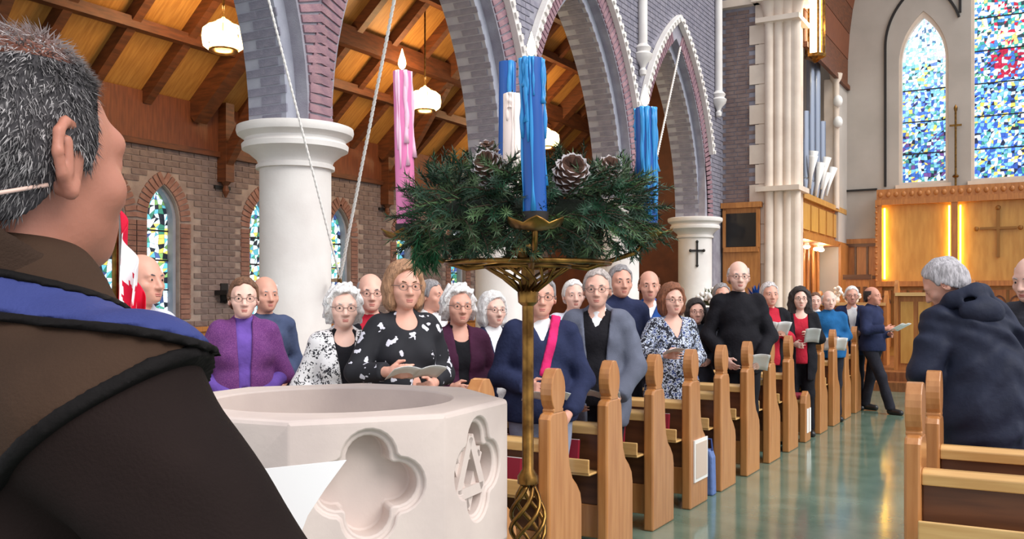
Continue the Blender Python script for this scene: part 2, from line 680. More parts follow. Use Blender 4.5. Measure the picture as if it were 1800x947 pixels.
vous = MB().box((-.012, -.075, -.027), (.012, .075, .027)).mesh('brick', M_brick_ring)
for wi, u in enumerate(NWIN):
    c = RN - NW
    a1 = math.acos(c / (RN + .07))
    n = 9
    for side in (-1, 1):
        for k in range(n):
            a = a1 * (k + .5) / n
            r = RN + .09
            loc = (XN + .007, u + side * (-c + r * math.cos(a)), ZNS + r * math.sin(a))
            if wi in (1, 2, 3):
                inst('brick', vous, loc, (a * side, 0, 0), w_n)
            else:
                merge(strg, vous, loc, a * side)
        for k in range(int((ZNS - ZSILL) / .062)):
            loc = (XN + .007, u + side * (NW + .09), ZSILL + .03 + k * .062)
            merge(strg, vous, loc, 0)
strg.build('window_arch_bricks', M_brick_ring, w_n)['kind'] = 'stuff'


def glass_colour(u, v, pal):
    r = rnd.random()
    if pal == 'east':
        # pale at the top, blues below, a figure in the middle
        fig = math.exp(-((u - .5) / .22) ** 2)
        if v > .72:
            opts = [((235, 245, 250), 5), ((170, 215, 235), 3), ((120, 180, 190), 1.2), ((225, 200, 225), .8), ((70, 110, 150), .8)]
        elif v > .55:
            opts = [((215, 235, 245), 3), ((120, 190, 225), 3), ((240, 225, 110), 2.2 * fig), ((90, 120, 190), 1), ((60, 120, 110), .8), ((25, 30, 60), .8 * fig)]
        elif v > .3:
            opts = [((120, 185, 225), 3), ((60, 100, 190), 2), ((30, 40, 110), 1.6 * fig), ((20, 24, 40), 1.4 * fig), ((205, 230, 245), 2), ((60, 140, 120), .7), ((220, 200, 90), .6)]
        else:
            opts = [((110, 175, 215), 3), ((50, 90, 165), 2.4), ((90, 60, 120), .9), ((200, 225, 240), 2.2), ((60, 130, 120), .9), ((200, 180, 90), .4), ((20, 26, 50), 1.0)]
    elif pal == 'east_mid':
        fig = math.exp(-((u - .62) / .28) ** 2)
        if v > .8:
            opts = [((240, 246, 250), 5), ((170, 215, 235), 2), ((200, 60, 40), 1.6 * fig), ((120, 170, 170), 1), ((60, 90, 150), .8)]
        elif v > .52:
            opts = [((225, 238, 248), 3.4), ((70, 130, 210), 1.6), ((60, 160, 150), 1.4), ((190, 30, 60), 1.2 * fig), ((40, 60, 70), 1), ((240, 220, 130), .7)]
        elif v > .4:
            opts = [((170, 25, 60), 5 * fig), ((200, 225, 245), 2), ((60, 110, 200), 2), ((30, 40, 70), .8), ((70, 140, 110), .6)]
        else:
            opts = [((110, 175, 225), 3), ((50, 90, 185), 2.4), ((215, 230, 245), 2.4), ((230, 210, 90), 1.1), ((60, 140, 130), .9), ((24, 30, 60), .9)]
    else:
        opts = [((205, 232, 240), 3), ((90, 170, 190), 2.4), ((60, 130, 110), 2.0), ((110, 150, 90), 1.2), ((225, 205, 100), 1.0), ((60, 80, 130), 1.2), ((30, 34, 44), 1.4), ((235, 240, 245), 1.5)]
    tot = sum(w for _, w in opts)
    r *= tot
    for c, w in opts:
        r -= w
        if r <= 0:
            break
    j = rnd.uniform(.85, 1.12)
    return srgb(*[min(255, x * j) for x in c])


def stained_glass(name, uc, w0, sill, zs, R, mp, cell, pal, depth, zrange=None):
    """leaded light: every piece of coloured glass is its own small facet"""
    apex = zs + math.sqrt(R * R - (R - w0) ** 2)
    g = MB()
    nu = max(3, int(2 * w0 / cell))
    nv = int((apex - sill) / cell)
    vv = {}
    for i in range(nu + 1):
        for j in range(nv + 1):
            v = sill + (apex - sill) * j / nv
            ju = rnd.uniform(-.33, .33) if 0 < i < nu else 0
            jv = rnd.uniform(-.33, .33) if 0 < j < nv else 0
            u = -w0 + 2 * w0 * (i + ju) / nu
            v += jv * (apex - sill) / nv
            hw = max(.004, half_w(v, w0, zs, R))
            vv[i, j] = (u * hw / w0, v)
    for i in range(nu):
        for j in range(nv):
            q = [vv[i, j], vv[i + 1, j], vv[i + 1, j + 1], vv[i, j + 1]]
            cu = sum(a for a, _ in q) / 4
            cv = sum(b for _, b in q) / 4
            tris = [q] if rnd.random() < .6 else [[q[0], q[1], q[2]], [q[0], q[2], q[3]]]
            for t in tris:
                mu = sum(a for a, _ in t) / len(t)
                mv = sum(b for _, b in t) / len(t)
                pts = [mp(uc + mu + (a - mu) * .94, mv + (b - mv) * .94, depth - .012) for a, b in t]
                g.add(pts, [tuple(range(len(pts)))], 0, glass_colour((cu + w0) / (2 * w0), (cv - sill) / (apex - sill), pal))
    return g


def lancet_plate(uc, w0, sill, zs, R, mp, depth, t=.02):
    poly = [(uc - w0, sill), (uc + w0, sill)] + arch_side(uc, w0, zs, R, 0, 1, 14) + arch_side(uc, w0, zs, R, 0, -1, 14)[::-1][1:]
    return MB().prism(poly, depth, depth + t, mp)


def ring_frame(uc, w0, sill, zs, R, wi, mp, d0, d1):
    """stone or lead frame following the opening, wi wide, inside the opening"""
    out = [(uc + w0, sill)] + arch_side(uc, w0, zs, R, 0, 1, 14) + arch_side(uc, w0, zs, R, 0, -1, 14)[::-1][1:] + [(uc - w0, sill)]
    f = MB()
    inn = []
    for u, z in out:
        hw = max(.0, half_w(z, w0, zs, R))
        inn.append((uc + (u - uc) * max(0, (w0 - wi)) / w0, max(sill + wi, min(z, z - wi * (.0 if z < zs else .9 * (z - zs) / .5)))))
    n = len(out)
    vs = [mp(u, z, d0) for u, z in out] + [mp(u, z, d0) for u, z in inn] + [mp(u, z, d1) for u, z in out] + [mp(u, z, d1) for u, z in inn]
    fs = []
    for i in range(n):
        j = (i + 1) % n
        fs += [(i, j, n + j, n + i), (n + i, n + j, 3 * n + j, 3 * n + i)]
    f.add(vs, fs)
    return f


wn = 1
for u in NWIN:
    t = empty('window_%d' % wn, mpN(u, ZSILL, 0), kind='structure')
    wn += 1
    g = stained_glass('glass', u, NW - .035, ZSILL + .03, ZNS, RN - .03, mpN, .058, 'north', .17)
    g.build('glass_pieces', M_glass, t, recalc=False)['kind'] = 'stuff'
    lancet_plate(u, NW - .02, ZSILL + .01, ZNS, RN - .01, mpN, .175).build('lead_backing', M_lead, t)
    ring_frame(u, NW, ZSILL, ZNS, RN, .045, mpN, .06, .2).build('window_frame', M_strip, t)
    sb = MB()
    for z in (1.66, 2.02, 2.38):
        sb.bar(mpN(u - NW + .04, z, .15), mpN(u + NW - .04, z, .15), .016, .02)
    sb.build('saddle_bars', M_lead, t)
# oak dado with boards
dd = struct(MB().box((XN - .02, 1.0, 0), (XN + .035, YC + .3, 1.14)).build('trim_1', M_panel))
MB().box((XN - .02, 1.0, 1.14), (XN + .07, YC + .3, 1.2)).build('dado_rail', M_panel, dd)
for i in range(26):
    MB().box((XN + .035, 3.2 + i * .5, .1), (XN + .05, 3.2 + i * .5 + .44, 1.08)).build('panel', M_panel, dd)
# wooden frieze above the brick
fz = struct(MB().box((XN - .25, 1.0, 3.38), (XN + .03, YC + .6, 4.0)).build('trim_2', M_frieze))
MB().box((XN, 1.0, 3.36), (XN + .07, YC + .6, 3.43)).build('frieze_moulding', M_beam, fz)
# lean-to roof
SLOPE = (6.95 - 4.0) / (XA - TA - XN)
roof_z = lambda x: 4.0 + (x - XN) * SLOPE
cl = struct(MB().add([(XN - .3, 1.0, roof_z(XN - .3)), (XA - TA + .02, 1.0, roof_z(XA - TA)), (XA - TA + .02, YC + .6, roof_z(XA - TA)), (XN - .3, YC + .6, roof_z(XN - .3))], [(0, 1, 2, 3)]).build('ceiling_aisle', M_board))
for i in range(21):
    y = 2.2 + i * .75
    big = (i % 5 == 3)
    w, h = (.20, .30) if big else (.11, .17)
    MB().bar((XN, y, roof_z(XN) - h / 2), (XA - TA, y, roof_z(XA - TA) - h / 2), w, h, up=(0, 0, 1)).build('rafter', M_beam, cl)
for x, h in ((XN + .75, .12), (XN + 1.35, .26), (XN + 2.0, .12), (XN + 2.55, .24)):
    MB().bar((x, 1.2, roof_z(x) - .1 - h / 2), (x, YC + .5, roof_z(x) - .1 - h / 2), .12, h).build('purlin', M_beam, cl)
for y in (5.2, 8.62, 12.0, 15.4):
    MB().box((XN + .01, y - .07, 3.05), (XN + .17, y + .07, 4.05)).build('wall_post', M_beam, cl)
    MB().bar((XN + .1, y, 3.3), (XN + 1.2, y, roof_z(XN + 1.2) - .25), .11, .16).build('brace', M_beam, cl)
    MB().lathe([(.01, -.2), (.045, -.12), (.03, -.05), (.07, 0)], (XN + .09, y, 3.05), 8).build('pendant', M_beam, cl)
    MB().bar((XN + .02, y - .13, 2.98), (XN + .02, y + .13, 2.98), .05, .04).build('bracket', M_iron, cl)
struct(MB().box((XN, YC + .3, 0), (XA - TA, YC + .5, 7)).build('wall_aisle_east', M_frieze))

# aisle wall light bracket (dark iron)
t = empty('wall_bracket', (XN, 8.66, 1.62), 0, 'small dark iron bracket on the brick wall left of the white column', 'bracket')
MB().box((XN + .012, 8.60, 1.50), (XN + .03, 8.72, 1.75)).build('back_plate', M_iron, t)
MB().box((XN + .02, 8.50, 1.60), (XN + .24, 8.80, 1.66)).build('shelf', M_iron, t)
MB().bar((XN + .03, 8.66, 1.50), (XN + .2, 8.66, 1.61), .03, .03).build('strut', M_iron, t)

# ---------------------------------------------------------------- aisle lamps
for i, (y, lab) in enumerate(((6.99, 'glowing cream glass drum lamp above the robed man, left of the big column'),
                              (10.62, 'glowing cream glass drum lamp just right of the pink candle'),
                              (14.2, 'small glowing aisle lamp peeping out right of the front blue candle'))):
    x = -7.5
    z0 = 4.13
    t = empty('drum_lamp', (x, y, z0), 0, lab, 'lamp', 'aisle drum lamps')
    MB().lathe([(.10, -.02), (.15, 0), (.15, .02), (.10, .03)], t.location, 24).build('bottom_ring', M_brass, t, smooth='auto')
    for k in range(8):
        a0, a1 = 2 * PI * k / 8 + .04, 2 * PI * (k + 1) / 8 - .04
        g = MB()
        prof = [(.155, .02), (.205, .06), (.215, .14), (.205, .22), (.15, .27)]
        vs = []
        for r, z in prof:
            for q in range(5):
                a = a0 + (a1 - a0) * q / 4
                rr = r * (1 + .05 * math.sin(PI * q / 4))
                vs.append((x + rr * math.cos(a), y + rr * math.sin(a), z0 + z))
        fs = [(r * 5 + q, r * 5 + q + 1, r * 5 + q + 6, r * 5 + q + 5) for r in range(4) for q in range(4)]
        g.add(vs, fs)
        g.build('glass_panel', M_lampglass, t, smooth=True)
    MB().lathe([(.16, .26), (.09, .31), (.03, .34), (.012, .36)], t.location, 16).build('cap', M_brass, t, smooth='auto')
    MB().tube([(x, y, z0 + .34), (x, y, roof_z(x) - .02)], .012).build('stem', M_brass, t)
    pl = point_light('lamp_light', (0, 0, .48), 40, (1.0, .68, .34), .15)
    pl.parent = t
    pl2 = point_light('lamp_light', (0, 0, -.12), 20, (1.0, .70, .38), .15)
    pl2.parent = t

# ---------------------------------------------------------------- chancel arch wall, pier
cb = MB()
cb.box((XA - TA, YC, 0), (-4.72, YC + .6, 9.2))
w_c = struct(cb.build('wall_chancel_arch', M_mortar))
stc = MB()
bx = MB().box((-.105, -.009, -.032), (.105, .009, .032)).mesh('brick', M_brick_north)
for row in range(int((7.0 - 3.35) / .078)):
    z = 3.4 + row * .078
    x = XA + .11 + (.06 if row % 2 else 0)
    while x < -4.8:
        merge(stc, bx, (x, YC - .004, z), 0)
        x += .225
stc.build('wall_bricks', M_brick_north, w_c)['kind'] = 'stuff'
pier = struct(MB().box((-4.72, YC - .03, .3), (-4.06, YC + .62, 9.2)).build('trim_3', M_cream))
for k in range(13):
    MB().box((-4.72 - (.17 if k % 2 else .06), YC - .05, 2.2 + k * .37), (-4.6, YC + .02, 2.2 + k * .37 + .355)).build('quoin', M_cream, pier)
for j, x in enumerate((-4.52, -4.36, -4.2, -4.06)):
    MB().lathe([(.12, .3), (.12, .5), (.085, .55), (.085, 6.6), (.1, 6.62), (.1, 6.68), (.085, 6.7), (.14, 6.95), (.17, 7.0), (.17, 7.1), (.12, 7.12), (.12, 9)], (x, YC - .06 + .04 * j, 0), 16).build('shaft', M_cream, pier, smooth='auto')
for z in (3.52, 6.62):
    MB().box((-4.74, YC - .2, z), (-3.95, YC + .64, z + .09)).build('band', M_cream, pier)
MB().box((-4.8, YC - .26, 7.0), (-3.88, YC + .66, 7.22)).build('capital_block', M_cream, pier)
cr = struct(MB().box((XA - .02, YC - .16, 7.0), (-4.7, YC + .02, 7.14)).build('trim_4', M_cream))
for k in range(8):
    MB().box((XA + .03, YC - 1.9 + k * .24 - .06, 7.62), (XA + .12, YC - 1.9 + k * .24 + .06, 7.72)).build('dentil', M_cream, cr)
MB().box((XA, 10.0, 7.72), (XA + .2, YC, 7.86)).build('string_course', M_cream, cr)

# oak board with black panel beside the pier
t = empty('notice_board', (-5.05, YC - .1, 1.5), 0, 'oak wall board with a square black panel left of the white pier', 'board')
MB().box((-5.37, YC - .14, 1.0), (-4.68, YC - .02, 3.26)).build('back_board', M_panel, t)
MB().box((-5.39, YC - .2, 3.24), (-4.64, YC - .02, 3.34)).build('cornice', M_panel, t)
MB().box((-5.30, YC - .17, 2.52), (-4.73, YC - .13, 3.14)).build('black_panel', M_black, t)
MB().box((-5.34, YC - .19, 2.42), (-4.69, YC - .13, 2.51)).build('sill', M_panel, t)
for x in (-5.33, -4.70):
    MB().box((x - .03, YC - .18, 2.5), (x + .03, YC - .13, 3.2)).build('frame_side', M_panel, t)

# ---------------------------------------------------------------- east wall
AX = -.98
EW = [(AX - 1.47, .5, 4.06, 6.75), (AX, .53, 4.06, 8.4), (AX + 1.47, .5, 4.06, 6.75)]
mpE = lambda u, z, t: (u, YE + t, z)
eb = MB()
REs = []
for u, w, s, z in EW:
    REs.append((w * w + 1.1 ** 2) / (2 * w))
lancet_wall(eb, -4.05, 3.2, 0, 11.5, [(u, w, s, z, r) for (u, w, s, z), r in zip(EW, REs)], .3, mpE)
w_e = struct(eb.build('wall_east', M_plaster))
for i, ((u, w, s, z), r) in enumerate(zip(EW, REs)):
    t = empty('window_%d' % wn, mpE(u, s, 0), kind='structure')
    wn += 1
    stained_glass('glass', u, w - .05, s + .06, z, r - .05, mpE, .062, 'east_mid' if i == 1 else 'east', .2).build('glass_pieces', M_glass, t, recalc=False)['kind'] = 'stuff'
    lancet_plate(u, w - .02, s + .02, z, r - .02, mpE, .205).build('lead_backing', M_lead, t)
    ring_frame(u, w, s, z, r, .06, mpE, .03, .24).build('window_frame', M_cream, t)
    for k in range(1, int((z - s) / .7) + 1):
        MB().bar(mpE(u - w + .05, s + k * .7, .17), mpE(u + w - .05, s + k * .7, .17), .02, .025).build('saddle_bar', M_lead, t)
    MB().box((u - w - .06, YE - .08, s - .12), (u + w + .06, YE + .2, s)).build('window_sill', M_cream, t)
# dark label mould over the lights
lm = MB()
for u, w, zs_ in ((AX - 1.47, .78, 7.15), (AX, .74, 8.8), (AX + 1.47, .78, 7.15)):
    R2 = (w * w + 1.35 ** 2) / (2 * w)
    for sd in (-1, 1):
        if u == AX:
            pts = [(u + sd * w, 7.7)]
        elif sd == (1 if u < AX else -1):
            pts = []
        else:
            pts = [(u + sd * w, 4.05)]
        ar = arch_side(u, w, zs_, R2, 0, sd, 14)
        if not pts:
            ar = [p for p in ar if p[1] > 7.6]
        pts += ar
        for a, b in zip(pts, pts[1:]):
            lm.bar((a[0], YE - .02, a[1]), (b[0], YE - .02, b[1]), .05, .045, up=(0, 1, 0))
struct(lm.build('trim_5', M_iron))
struct(MB().box((-4.05, YE - .05, 3.98), (-3.4, YE, 4.02)).build('trim_6', M_iron))

# chancel north side: wall, jamb and boarded vault
nw = MB().box((-5.3, YC + .6, 0), (-5.2, 21.3, 11)).box((-5.3, 21.3, 0), (-4.05, YE + .1, 11))
struct(nw.build('wall_chancel_north', M_plaster))
jb = struct(MB().box((-4.3, 21.05, 3.5), (-4.03, 21.32, 6.3)).build('trim_7', M_cream))
MB().lathe([(.06, 3.5), (.06, 6.2), (.12, 6.3), (.14, 6.4)], (-4.05, 21.05, 0), 12).build('jamb_shaft', M_cream, jb, smooth='auto')
for z in (5.35, 5.8):
    MB().ball((-4.0, 21.0, z), (.1, .1, .13), 10, 7).build('carved_boss', M_white, jb, smooth=True)
cv = MB()
NB = 14
vault = []
for k in range(NB + 1):
    a = PI / 2 * k / NB
    vault.append((-4.05 + 3.1 * (1 - math.cos(a)) ** 1.15, 6.35 + 5.0 * math.sin(a) ** .95))
vt = None
for k in range(NB):
    (xa, za), (xb, zb) = vault[k], vault[k + 1]
    if vt is None:
        vt = struct(MB().add([(xa - .02, YC + .6, za), (xb - .02, YC + .6, zb), (xb - .02, YE, zb), (xa - .02, YE, za)], [(0, 1, 2, 3)]).build('ceiling_chancel', M_beam))
    MB().bar(((xa + xb) / 2, YC + .6, (za + zb) / 2), ((xa + xb) / 2, YE, (za + zb) / 2), .03, math.hypot(xb - xa, zb - za) * .97, up=(xb - xa, 0, zb - za)).build('vault_board', M_frieze if k % 2 else M_beam, vt)
MB().bar((-4.02, YC + .6, 6.33), (-4.02, YE, 6.33), .08, .1).build('vault_moulding', M_beam, vt)
for k in range(4):
    y = YC + 1.2 + k * 1.2
    for (xa, za), (xb, zb) in zip(vault, vault[1:]):
        pass

# ---------------------------------------------------------------- chancel furnishings
# reredos with lit panels
YR = 22.0
t = empty('reredos', (AX, YR, .3), 0, 'tall oak altar screen with lit golden panels under the big windows', 'screen')
px0 = [(-3.24, -1.87), (-1.73, -.23), (-.09, 1.28)]
MB().box((-3.36, YR + .06, .3), (1.4, YR + .2, 3.96)).build('back_board', M_gilt, t)
MB().box((-3.38, YR - .12, 3.6), (1.42, YR + .22, 3.72)).build('cornice', M_panel, t)
MB().box((-3.36, YR - .06, 3.72), (1.4, YR + .2, 3.95)).build('carved_frieze', M_panel, t)
for k in range(30):
    MB().ball((-3.28 + k * .16, YR - .065, 3.83), (.05, .03, .06), 8, 6).build('rosette', M_panel, t, smooth=True)
for (a, b), nx in zip(px0, (0, 1, 2)):
    for x in (a, b):
        sg = 1 if x == a else -1
        if (nx, sg) in ((0, 1), (0, -1), (1, 1), (2, -1)):
            MB().box((x + sg * .02, YR - .02, 1.98), (x + sg * .055, YR + .02, 3.54)).build('light_strip', M_led, t)
for x in (-3.31, -1.80, -.16, 1.35):
    MB().box((x - .065, YR - .1, .3), (x + .065, YR + .1, 3.62)).build('stile', M_panel, t)
for k in range(14):
    MB().ball((-3.36, YR - .1, 1.95 + k * .125), .03, 8, 6).build('bead', M_panel, t, smooth=True)
MB().box((-3.36, YR - .16, 1.82), (1.4, YR + .1, 1.93)).build('shelf', M_panel, t)
for k in range(15):
    x = -3.2 + k * .32
    MB().box((x - .13, YR - .02, .5), (x + .13, YR + .07, 1.74)).build('lower_panel', M_panel, t)
    ar = MB()
    for sd in (-1, 1):
        pts = arch_side(x, .12, 1.45, .17, 0, sd, 6)
        for a, b in zip(pts, pts[1:]):
            ar.bar((a[0], YR - .03, a[1]), (b[0], YR - .03, b[1]), .03, .03, up=(0, 1, 0))
    ar.build('tracery', M_oak_dark, t)
M_bronze = mat('bronze', srgb(150, 104, 54), .4, .6)
# wall cross on the middle panel
t = empty('altar_cross', (-.98, YR, 2.3), 0, 'bronze cross on the golden panel behind the altar', 'cross')
c = MB().box((-1.01, YR - .0, 2.42), (-.95, YR + .07, 3.42))
c.build('upright', M_bronze, t)
MB().box((-1.32, YR - .005, 3.0), (-.64, YR + .07, 3.05)).build('cross_arm', M_bronze, t)
for e in ((-.98, 3.45), (-1.39, 3.02), (-.57, 3.02)):
    MB().ball((e[0], YR, e[1]), (.05, .03, .05), 8, 6).build('tip', M_bronze, t)
# gilt staff between the lights
t = empty('gilt_staff', (-1.80, YE - .12, 3.95), 0, 'thin gilt cross-headed staff on the wall between the two windows', 'staff')
MB().tube([(-1.80, YE - .1, 3.96), (-1.80, YE - .1, 5.6)], .022, 8).build('rod', M_brass, t)
MB().lathe([(.05, 0), (.07, .03), (.05, .06)], (-1.80, YE - .1, 4.15), 12).build('collar', M_brass, t)
MB().box((-1.92, YE - .12, 5.25), (-1.68, YE - .08, 5.29)).build('cross_arm', M_brass, t)
MB().lathe([(.005, .14), (.04, .07), (.03, 0)], (-1.80, YE - .1, 5.58), 8).build('finial', M_brass, t)

# organ gallery on the north side with spotlights and pipes
t = empty('organ_gallery', (-4.6, 19.9, .3), 0, 'oak organ gallery box on the side wall above the choir', 'organ')
MB().box((-5.2, YC + .62, 2.8), (-4.12, 22.2, 3.45)).build('gallery_box', M_panel, t)
MB().box((-5.2, YC + .6, 3.45), (-4.04, 22.22, 3.56)).build('gallery_rail', M_gilt, t)
MB().box((-5.2, YC + .6, 2.68), (-4.04, 22.22, 2.8)).build('gallery_cornice', M_panel, t)
for k in range(6):
    y = YC + .75 + k * .72
    MB().box((-4.13, y, 2.88), (-4.09, y + .6, 3.38)).build('gallery_panel', M_gilt, t)
MB().box((-5.2, YC + .62, .3), (-4.5, 21.3, 2.7)).build('case', M_panel, t)
for k in range(7):
    y = YC + .75 + k * .5
    MB().box((-4.52, y, .5), (-4.47, y + .42, 2.5)).build('case_panel', M_panel if k % 2 else M_oak_dark, t)
    MB().tube([(-4.44, y + .45, .35), (-4.44, y + .45, 2.6)], .035, 8).build('colonnette', M_panel, t)
for k, y in enumerate((18.1, 18.75, 19.4, 20.3, 20.75)):
    s = empty('spotlight', (-4.3, y, 2.6), 0, ['small bright spotlight under the gallery end nearest the pier', 'second spotlight from the pier under the organ gallery', 'middle spotlight under the organ gallery', 'left one of the two far close-set gallery spotlights', 'farthest spotlight under the organ gallery'][k], 'spotlight', 'spotlights under the organ gallery')
    MB().lathe([(.05, .08), (.06, .02), (.055, 0)], s.location, 10).build('housing', M_white, s)
    MB().ball((-4.3, y, 2.6), (.07, .07, .045), 10, 6).build('bulb', M_bulb, s, smooth=True)
    if k in (1, 3):
        l = point_light('spot_glow', (.15, 0, -.12), 14, (1.0, .78, .5), .06)
        l.parent = s
t = empty('organ_pipes', (-4.6, 19.4, 3.56), 0, 'rank of silver organ pipes fanning up from the gallery', 'organ pipes')
for k in range(9):
    y = 18.7 + k * .26
    h = 1.1 + 1.9 * math.exp(-((k - 4.5) / 2.4) ** 2)
    x = -4.30 + .06 * (k % 2)
    MB().lathe([(.03, 0), (.085, .3), (.085, .34), (.07, .36), (.085, .4), (.085, h)], (x, y, 3.56), 12).build('pipe', M_silver, t, smooth='auto')
    if 1 <= k <= 7:
        a = -.5 + k * .17
        MB().tube([(x + .1, y, 3.62 + .1 * (k % 3)), (x + .12, y - .05 + .03 * k, 3.85 + .12 * (k % 3)), (x + .2, y - .2 + .06 * k, 4.2 + .14 * (k % 3))], [.02, .035, .085], 10).build('trumpet', M_white, t, smooth=True)

# tall lantern hanging by the chancel arch
lx, ly = -3.9, 18.3
zb = 6.12
t = empty('tall_lantern', (lx, ly, zb), 0, 'tall glowing lantern hanging high beside the white chancel pier', 'lantern')
MB().lathe([(.1, .1), (.1, 1.5)], t.location, 16).build('glass_tube', M_bulb, t, smooth='auto')
for k in range(6):
    a = 2 * PI * k / 6
    MB().box((lx + .17 * math.cos(a) - .02, ly + .17 * math.sin(a) - .02, zb), (lx + .17 * math.cos(a) + .02, ly + .17 * math.sin(a) + .02, zb + 1.55)).build('upright_bar', M_brass, t)
MB().lathe([(.02, -.1), (.1, -.04), (.2, 0), (.2, .06), (.1, .08)], t.location, 6).build('base_ring', M_brass, t)
MB().lathe([(.2, 1.5), (.2, 1.56), (.03, 1.75)], t.location, 6).build('roof_cap', M_brass, t)
MB().tube([(lx, ly, zb + 1.7), (lx, ly, 11.0)], .012).build('chain', M_iron, t)
l = point_light('lantern_light', (.3, -.2, .6), 30, (1.0, .8, .5), .2)
l.parent = t

# choir stalls, altar table and chancel side panelling
pn = struct(MB().box((-4.06, 21.32, .3), (-4.0, YE, 2.75)).box((-4.06, YE - .06, .3), (-3.38, YE, 2.9)).build('trim_8', M_panel))
for z in (1.2, 2.0, 2.72):
    MB().box((-4.05, YE - .1, z), (-3.38, YE - .05, z + .07)).build('rail', M_oak_dark, pn)
for x in (-3.85, -3.6):
    MB().box((x - .02, YE - .1, .3), (x + .02, YE - .05, 2.72)).build('muntin', M_oak_dark, pn)
for (x0, x1, y, h, lab) in ((-3.9, -2.75, 18.9, 1.12, 'oak choir stall front with a pale ledge left of the altar'), (-2.35, -1.2, 17.75, 1.3, 'oak reading desk panel at the head of the aisle')):
    t = empty('choir_stall', ((x0 + x1) / 2, y, .3), 0, lab, 'stall')
    MB().box((x0, y - .05, .3), (x1, y + .05, .3 + h)).build('front_board', M_panel, t)
    MB().box((x0 - .04, y - .16, .3 + h), (x1 + .04, y + .2, .36 + h)).build('ledge', M_oak_rail, t)
    n = 4
    for k in range(n):
        w = (x1 - x0) / n
        MB().box((x0 + k * w + .04, y - .075, .42), (x0 + (k + 1) * w - .04, y - .05, .2 + h)).build('panel', M_gilt, t)
    for x in (x0 - .03, x1 + .03):
        MB().prism([(-.14, .3), (.2, .3), (.2, .34 + h), (.1, .52 + h), (0, .58 + h), (-.08, .5 + h), (-.14, .34 + h)], x - .03, x + .03, lambda u, v, tt, y=y: (tt, y + u, v)).build('end_board', M_panel, t)
# pile of papers / flowers on the stall ledge
for k, (x, w) in enumerate(((-3.62, .16), (-3.42, .12), (-3.28, .10))):
    b = empty('white_flowers', (x, 18.92, 1.48), 0, ['tall bunch of white flowers on the choir stall ledge', 'low bunch of white flowers in the middle of the choir stall ledge', 'smallest white flowers nearest the ledge end'][k], 'flowers', 'white flowers on the choir ledge')
    MB().lathe([(.04, 0), (.06, .04), (.045, .09)], b.location, 10).build('vase', M_white, b)
    fl = MB()
    for q in range(16):
        fl.ball((x + rnd.uniform(-w, w) * .7, 18.92 + rnd.uniform(-.06, .06), 1.56 + rnd.uniform(0, w * (1.4 if k == 0 else .7))), .035, 6, 4)
    fl.build('blossoms', M_white, b, smooth=True)['kind'] = 'stuff'
# altar candle
t = empty('altar_candle', (-2.75, 17.9, .3), 0, 'white candle on a slim stand before the altar screen', 'candle')
MB().lathe([(.1, 0), (.1, .03), (.02, .06), (.02, .95), (.05, .98), (.05, 1.0)], t.location, 10).build('stand', M_brass, t)
MB().lathe([(.03, 1.0), (.03, 1.36)], t.location, 10).build('wax', M_white, t, smooth='auto')
# small wooden chair back in the choir
t = empty('oak_chair', (-3.5, 20.2, .3), 0, 'tall-backed dark oak chair in the choir', 'chair')
MB().box((-3.72, 19.98, .70), (-3.28, 20.42, .76)).build('seat', M_oak_dark, t)
MB().box((-3.72, 20.38, .76), (-3.28, 20.43, 1.95)).build('backrest', M_panel, t)
for k in range(3):
    MB().box((-3.66 + k * .14, 20.36, .9), (-3.58 + k * .14, 20.385, 1.8)).build('slat', M_oak_dark, t)
MB().box((-3.78, 20.36, 1.95), (-3.22, 20.46, 2.05)).build('crest', M_oak_dark, t)
for x in (-3.7, -3.3):
    for y in (20.0, 20.4):
        MB().box((x - .025, y - .025, .3), (x + .025, y + .025, .7)).build('leg', M_oak_dark, t)

# ---------------------------------------------------------------- pews
PX, PY0, PSP, PXL = -2.30, 4.39, .743, -5.1
M_cushion = mat('maroon_cushion', srgb(132, 24, 44), 0.85, bump=0.2, bscale=200)
end_poly = [(0, 0), (.40, 0), (.40, .40), (.385, .46), (.34, .515), (.285, .56), (.25, .63), (.236, .72), (.228, .85), (.222, .90), (.20, .935), (.165, .945), (.05, .945), (.02, .935), (0, .91)]
fin_poly = [(.052, .94), (.048, .965), (.034, 1.0), (.028, 1.04), (.036, 1.085), (.062, 1.13), (.108, 1.168), (.154, 1.13), (.18, 1.085), (.188, 1.04), (.182, 1.0), (.168, .965), (.164, .94)]


def make_end(th=.07, low=False):
    mp = lambda u, v, tt: (tt, u, v)
    if low:
        poly = [(0, 0), (.24, 0), (.24, .42), (.21, .5), (.12, .55), (.03, .5), (0, .42)]
        return MB().prism(poly, -th, 0, mp).mesh('end_panel', M_oak), None
    return MB().prism(end_poly, -th, 0, mp).mesh('end_panel', M_oak), MB().prism(fin_poly, -th, 0, mp).mesh('finial', M_oak)


fin_poly = [(.052, .94), (.050, .958)] + [(.108 - (.082 * math.sin(a) ** .8 if 0 < a < PI else 0), 1.055 - .11 * math.cos(a) + (.012 if a > 2.8 else 0)) for a in [.55 + (PI - .55) * k / 9 for k in range(10)]]
fin_poly += [(.216 - u, v) for u, v in fin_poly[::-1][1:]]
END_ME, FIN_ME = make_end()
LOW_ME, _ = make_end(low=True)


